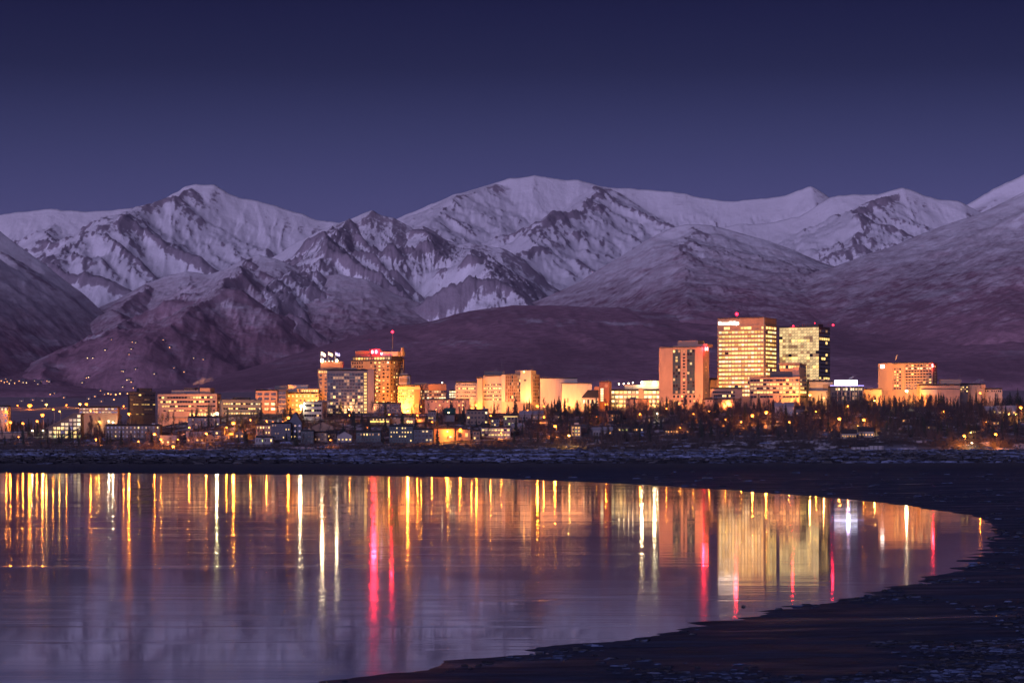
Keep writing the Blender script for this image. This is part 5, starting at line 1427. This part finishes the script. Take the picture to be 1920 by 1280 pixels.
def bare(seed):
    R = random.Random(seed); v, f = [], []; H = R.uniform(9, 12); b = Vector((R.uniform(-.6, .6), R.uniform(-.6, .6), H))
    rod(v, f, (0, 0, -.6), b * .5, .17, .11, 5); rod(v, f, b * .5, b, .11, .03, 4)
    cv, cf = [], []
    for i in range(34):
        t = R.uniform(.2, .98); p = b * t; a = R.uniform(0, 6.28); l = (1 - t) * 3.4 + R.uniform(.6, 1.4); up = R.uniform(.6, 1.3)
        q = p + Vector((math.cos(a) * l * .6, math.sin(a) * l * .6, l * up)); rod(cv, cf, p, q, .055, .02)
        for j in range(7):
            s = R.uniform(.2, 1); m_ = p.lerp(q, s); a2 = a + R.gauss(0, 1.1); l2 = R.uniform(.5, 1.4)
            e = m_ + Vector((math.cos(a2) * l2 * .6, math.sin(a2) * l2 * .6, l2 * R.uniform(.3, 1))); o = len(cv)
            n = Vector((math.sin(a2), -math.cos(a2), 0)) * .06
            cv += [tuple(m_ - n), tuple(m_ + n), tuple(e)]; cf.append((o, o + 1, o + 2))
            e2 = m_.lerp(e, .5) + Vector((R.gauss(0, .4), R.gauss(0, .4), R.uniform(.1, .6))); o = len(cv); n2 = Vector((.05, .04, 0))
            h = m_.lerp(e, .45); cv += [tuple(h - n2), tuple(h + n2), tuple(e2)]; cf.append((o, o + 1, o + 2))
    return make_mesh('trunk', v, f, BIRCH), make_mesh('crown', cv, cf, TWIG)

SPR = [spruce(s) for s in (1, 2, 3, 4)]; BAR = [bare(s) for s in (11, 12, 13, 14, 15)]
def plant_tree(px, Y, kind, h, label, group):
    x = (px - 960) / F * Y; z = ground_z(x, Y)
    nm = 'spruce_tree' if kind == 's' else 'bare_tree'
    tr, cr = RND.choice(SPR if kind == 's' else BAR)
    root = link(bpy.data.objects.new(nm, None)); root.location = (x, Y, z - .2); root.rotation_euler = (0, 0, RND.uniform(0, 6.28))
    s = h / 12.5 if kind == 's' else h / 11.0; w = s * RND.uniform(.8, 1.25); root.scale = (w, w, s)
    tag(root, label, 'tree', group)
    link(bpy.data.objects.new('trunk', tr), root); link(bpy.data.objects.new('crown', cr), root)

def free(px, Y): return not any(a <= px <= b and c <= Y <= d for a, b, c, d in FOOT)
ZONES = [(1290, 1940, 2388, 2640, 95, 150, 'on the wooded bluff below the tall towers'), (1560, 1930, 2630, 2668, 44, 8, 'on the skyline of the wood under the orange hotel'),
         (1000, 1290, 2385, 2640, 48, 48, 'on the slope below the theatre and parking garage'), (440, 1000, 2385, 2625, 78, 40, 'between the houses below the hotels'), (-30, 440, 2372, 2630, 40, 44, 'by the shore below the pale offices')]
for x0, x1, y0, y1, ns, nb, ph in ZONES:
    for kind, n in (('s', ns), ('b', nb)):
        k = tries = 0
        while k < n and tries < 4000:
            tries += 1
            px, Y = RND.uniform(x0, x1), y0 + (y1 - y0) * RND.random() ** 1.1
            if not free(px, Y): continue
            if kind == 's': plant_tree(px, Y, 's', RND.uniform(8, 17), 'dark spruce tree ' + ph, 'spruces ' + ph)
            else: plant_tree(px, Y, 'b', RND.uniform(9, 15), 'leafless birch-like tree ' + ph, 'bare trees ' + ph)
            k += 1
for px, top, h, ph in ((1048, 741, 20, 'before the blank theatre wall'), (1059, 745, 17, 'before the blank theatre wall'), (1034, 750, 15, 'before the blank theatre wall'), (1083, 749, 15, 'before the blank theatre wall'), (988, 749, 13, 'at the foot of the pale shaft'),
                       (820, 764, 16, 'beside the green-roofed lodge'), (426, 766, 17, 'before the low greyish office'), (482, 766, 15, 'before the low greyish office'), (1250, 740, 17, 'before the salmon hotel slab'), (1535, 739, 16, 'beside the beige saw-tooth hall'),
                       (1103, 752, 16, 'before the sloped lobby roof'), (1830, 728, 20, 'taller than its neighbours beside the stepped tan block'), (1908, 725, 22, 'taller than its neighbours at the edge of the wood')):
    ys = np.linspace(2380, 2690, 120); xs = (px - 960) / F * ys
    Y = float(ys[np.argmin(np.abs(HY - (land(xs, ys) + h - CZ) / ys * F - top))])
    plant_tree(px, Y, 's', h, 'tall pointed spruce ' + ph, 'tall spruces ' + ph)

def woodland(label, n, x0, x1, y0, y1, seed):
    R = random.Random(seed); src = []
    for tr, cr in BAR:
        for me in (tr, cr):
            co = np.empty(len(me.vertices) * 3, np.float32); me.vertices.foreach_get('co', co)
            src.append((co.reshape(-1, 3), [tuple(p.vertices) for p in me.polygons], 0 if me is tr else 1))
    V, FC, MI, o = [], [], [], 0
    for i in range(n):
        px, Y = R.uniform(x0, x1), R.uniform(y0, y1)
        if not free(px, Y): continue
        x = (px - 960) / F * Y; z = ground_z(x, Y); k = R.randrange(len(BAR)); h = R.uniform(.55, 1.25); a = R.uniform(0, 6.28); w = h * R.uniform(.8, 1.2)
        for co, fs, mi in src[2 * k:2 * k + 2]:
            q = np.stack([co[:, 0] * math.cos(a) * w - co[:, 1] * math.sin(a) * w + x, co[:, 0] * math.sin(a) * w + co[:, 1] * math.cos(a) * w + Y, co[:, 2] * h + z - .2], -1)
            V.append(q); FC += [tuple(j + o for j in fc) for fc in fs]; MI += [mi] * len(fs); o += len(q)
    me = bpy.data.meshes.new('woodland'); me.from_pydata(np.concatenate(V).tolist(), [], FC); me.materials.append(BIRCH); me.materials.append(TWIG); me.polygons.foreach_set('material_index', MI)
    tag(link(bpy.data.objects.new('woodland', me)), label, kind='stuff')
woodland('dense leafless wood merging into one mass on the bluff', 640, 1150, 1960, 2392, 2655, 3)
woodland('leafless lowland groves merging into one mass behind the sodium lamps', 260, -60, 250, 2480, 3300, 8)
woodland('leafless thicket between the houses merging into one mass', 170, -40, 1150, 2392, 2625, 4)

# undergrowth and the mass of thin trunks between the trees
def scatter(name, label, n, x0, x1, y0, y1, hmin, hmax, twigs, mat, bias=1.0, seed=5):
    R = random.Random(seed); v, f = [], []
    for i in range(n):
        px, Y = R.uniform(x0, x1), y0 + (y1 - y0) * R.random() ** bias
        if not free(px, Y): continue
        x = (px - 960) / F * Y; z = ground_z(x, Y); h = R.uniform(hmin, hmax)
        for k in range(twigs):
            a = R.uniform(0, 6.28); sp_ = R.uniform(.1, .5) * h; o = len(v); w = .045 + .02 * h / 4
            bx, by = x + R.gauss(0, .5), Y + R.gauss(0, .5)
            v += [(bx - w, by, z - .3), (bx + w, by, z - .3), (bx + math.cos(a) * sp_, by + math.sin(a) * sp_, z + h * R.uniform(.6, 1.05))]; f.append((o, o + 1, o + 2))
    tag(link(bpy.data.objects.new(name, make_mesh(name, v, f, mat))), label, kind='stuff')
scatter('shore_thicket', 'dark leafless brush along the shore', 1500, -60, 1990, 2338, 2378, 1.5, 4.5, 22, TWIG, .8, 5)
scatter('bluff_brush', 'tangled bare brush filling the wooded bluff', 2800, 980, 1960, 2375, 2650, 3.0, 9.0, 22, TWIG, 1.0, 6)
scatter('bluff_brush', 'tangled bare brush between the houses', 1300, -40, 980, 2375, 2600, 1.5, 5.5, 20, TWIG, 1.0, 7)

# broken ice and frozen clods on the tidal flats and along the near shore
def clods(name, label, x, y, l, dp, h, lo, hi, sc, th):
    n = len(x); R = np.random.RandomState(len(x)); z = gsample(x, y)
    a = R.uniform(-.5, .5, n); t = R.uniform(.35, .8, n); sl = R.uniform(-.25, .25, n)
    cx = np.stack([-l, l, l, -l, -l * t, l * t, l * t, -l * t], 1); cy_ = np.stack([0 * dp, 0 * dp, dp, dp, dp * .2, dp * .25, dp * .8, dp * .75], 1)
    cz = np.stack([-h, -h, -h, -h, h * (1 - sl), h * (1 + sl), h, h * .9], 1)
    V = np.stack([x[:, None] + cx * np.cos(a)[:, None] - cy_ * np.sin(a)[:, None], y[:, None] + cx * np.sin(a)[:, None] + cy_ * np.cos(a)[:, None], z[:, None] + cz], -1).reshape(-1, 3)
    q = np.array([(0, 1, 5, 4), (1, 2, 6, 5), (2, 3, 7, 6), (3, 0, 4, 7), (4, 5, 6, 7)]); FC = (q[None] + (np.arange(n) * 8)[:, None, None]).reshape(-1, 4)
    m = N(name); pos = m.pos(); n1 = m.noise(m.scale(pos, sc[0]), 1.0, 4, .7); n2 = m.noise(m.scale(pos, sc[1]), 1.0, 3, .7)
    c = m.mix(m.rng(m.math('ADD', m.math('MULTIPLY', n1, .6), m.math('MULTIPLY', n2, .4)), *th), lo, hi)
    tag(link(bpy.data.objects.new(name, make_mesh(name, V.tolist(), FC.tolist(), m.pbr(c, .65)))), label, kind='stuff')
RS = np.random.RandomState(3); n = 11000
py_ = 846.5 + 22 * RS.rand(n) ** 1.3; yy_ = (CZ - 1.0) * F / (py_ - HY); xx_ = (RS.uniform(-60, 1980, n) - 960) / F * yy_
clods('ice_blocks', 'broken shore ice and frozen clods strewn over the far tidal flats', xx_, yy_, RS.uniform(.6, 4.5, n) * yy_ / 1500, RS.uniform(1, 4, n), RS.uniform(.15, 1.0, n) ** 1.5 * 1.1 * yy_ / 1500,
      (.008, .009, .014), (.12, .16, .28), ((.012, .006, .1), (.25, .1, 1.2)), (.50, .60))
n = 26000
py_ = 890 + 440 * RS.rand(n) ** .9; yy_ = CZ * F / (py_ - HY); xx_ = (RS.uniform(200, 1980, n) - 960) / F * yy_
k_ = poly_sdf(xx_, yy_, LAG) > .3; k_ &= fbm(xx_ / 9.0, yy_ / 22.0, 3, 77) > -.05 + .25 * RS.rand(n)
xx_, yy_ = xx_[k_], yy_[k_]; n = len(xx_); sz = RS.uniform(.25, 1, n) ** 2 * (.05 + yy_ * .0011)
clods('frozen_clods', 'frosted mud clods along the near shore', xx_, yy_, sz * RS.uniform(.7, 2.2, n), sz * 2, sz * RS.uniform(.15, .42, n), (.004, .006, .012), (.05, .08, .16), ((.5, .3, .5), (3, 2, 6)), (.48, .6))

# ------------------------------------------------------------------ chimney smoke
def plume(px, py, Y, L, rise, r, label, dens=.05):
    mp_ = mpp(Y); n, k = 18, 12; v, f = [], []
    for i in range(n):
        t = i / (n - 1); rr = r * (.12 + t ** .55 * (1 - t) ** .6 * 1.5) * (1 + .18 * math.sin(t * 17)) if i < n - 1 else .02
        cx, cz = L * t, rise * (1 - (1 - t) ** 1.8)
        for j in range(k):
            a = 2 * math.pi * j / k; v.append(((cx) * mp_, math.cos(a) * rr * mp_, (cz + math.sin(a) * rr * (1 + .2 * math.sin(t * 11 + a * 2))) * mp_))
    for i in range(n - 1):
        for j in range(k): f.append((i * k + j, i * k + (j + 1) % k, (i + 1) * k + (j + 1) % k, (i + 1) * k + j))
    f.append(tuple(range(k - 1, -1, -1))); f.append(tuple((n - 1) * k + j for j in range(k)))
    me = bpy.data.meshes.new('smoke_plume'); me.from_pydata(v, [], f)
    m = N('smoke'); pv = m.n('VolumePrincipled'); pv.inputs['Color'].default_value = (.9, .85, .85, 1)
    tcx = m.xyz(m.obj())[0]; fall = m.rng(tcx, 0, L * mp_, dens, dens * .12)
    m.l(m.math('MULTIPLY', fall, m.rng(m.noise(m.obj(), .45, 3), .35, .6, .25, 1.2)), pv.inputs['Density']); m.l(pv.outputs[0], m.out.inputs['Volume'])
    me.materials.append(m.m); o = link(bpy.data.objects.new('smoke_plume', me)); o.location = P(px, py, Y); tag(o, label, 'smoke')
plume(361, 720, 2652, 42, 9, 6.5, 'pale smoke drifting from the chimney of the wide pale office', .2)
plume(1822, 718.5, 2700, 26, 7, 4, 'short slanting smoke from the stepped tan block', .45)
plume(1591, 711, 2672, 15, 6, 2.2, 'thin violet-lit smoke above the dark glazed pavilion', .4)
plume(1678, 675, 2716, 6, 9, 3, 'small upright puff above the broad orange hotel', .6)

# ------------------------------------------------------------------ stones along the near water edge
STONE = surf('wet_stone', (.030, .030, .034), .45)
for i, (px, py, s) in enumerate(((1394, 1137, .16), (1660, 1108, .3), (1858, 1009, .4))):
    Y = CZ * F / (py - HY); p = ((px - 960) / F * Y, Y, 0.02)
    bm = bmesh.new(); bmesh.ops.create_icosphere(bm, subdivisions=3, radius=1.0); R = random.Random(i)
    ph = [R.uniform(0, 6.28) for _ in range(6)]
    for q in bm.verts:
        n = 1 + .22 * math.sin(q.co.x * 3 + ph[0]) * math.sin(q.co.y * 3.3 + ph[1]) + .14 * math.sin(q.co.z * 5 + ph[2] + q.co.x * 4) + .08 * math.sin(q.co.y * 9 + ph[3])
        q.co *= n
    me = bpy.data.meshes.new('stone'); bm.to_mesh(me); bm.free(); me.materials.append(STONE); me.polygons.foreach_set('use_smooth', [True] * len(me.polygons))
    o = link(bpy.data.objects.new('stone', me)); o.location = p; s *= .3; o.scale = (s * 1.6, s * 1.3, s * .6); o.rotation_euler = (0, 0, i)
    tag(o, 'small wet stone at the near edge of the water', 'stone', 'stones along the near water edge')

# ------------------------------------------------------------------ haze
def haze():
    me = bpy.data.meshes.new('haze')
    x, y0, y1, z0, z1 = 9500, -300, 31500, -2.0, 2400
    v = [(-x, y0, z0), (x, y0, z0), (x, y1, z0), (-x, y1, z0), (-x, y0, z1), (x, y0, z1), (x, y1, z1), (-x, y1, z1)]
    me.from_pydata(v, [], [(0, 3, 2, 1), (4, 5, 6, 7), (0, 1, 5, 4), (1, 2, 6, 5), (2, 3, 7, 6), (3, 0, 4, 7)])
    m = N('haze')
    pv = m.n('VolumePrincipled')
    pv.inputs['Color'].default_value = (0.56, 0.53, 0.85, 1)
    pv.inputs['Density'].default_value = HAZE
    pv.inputs['Anisotropy'].default_value = 0.0
    m.l(pv.outputs[0], m.out.inputs['Volume'])
    m.m.cycles.homogeneous_volume = True
    me.materials.append(m.m)
    o = link(bpy.data.objects.new('haze', me))
    tag(o, 'thin violet dusk haze filling the valley', kind='stuff')
HAZE = 1.1e-5
haze()
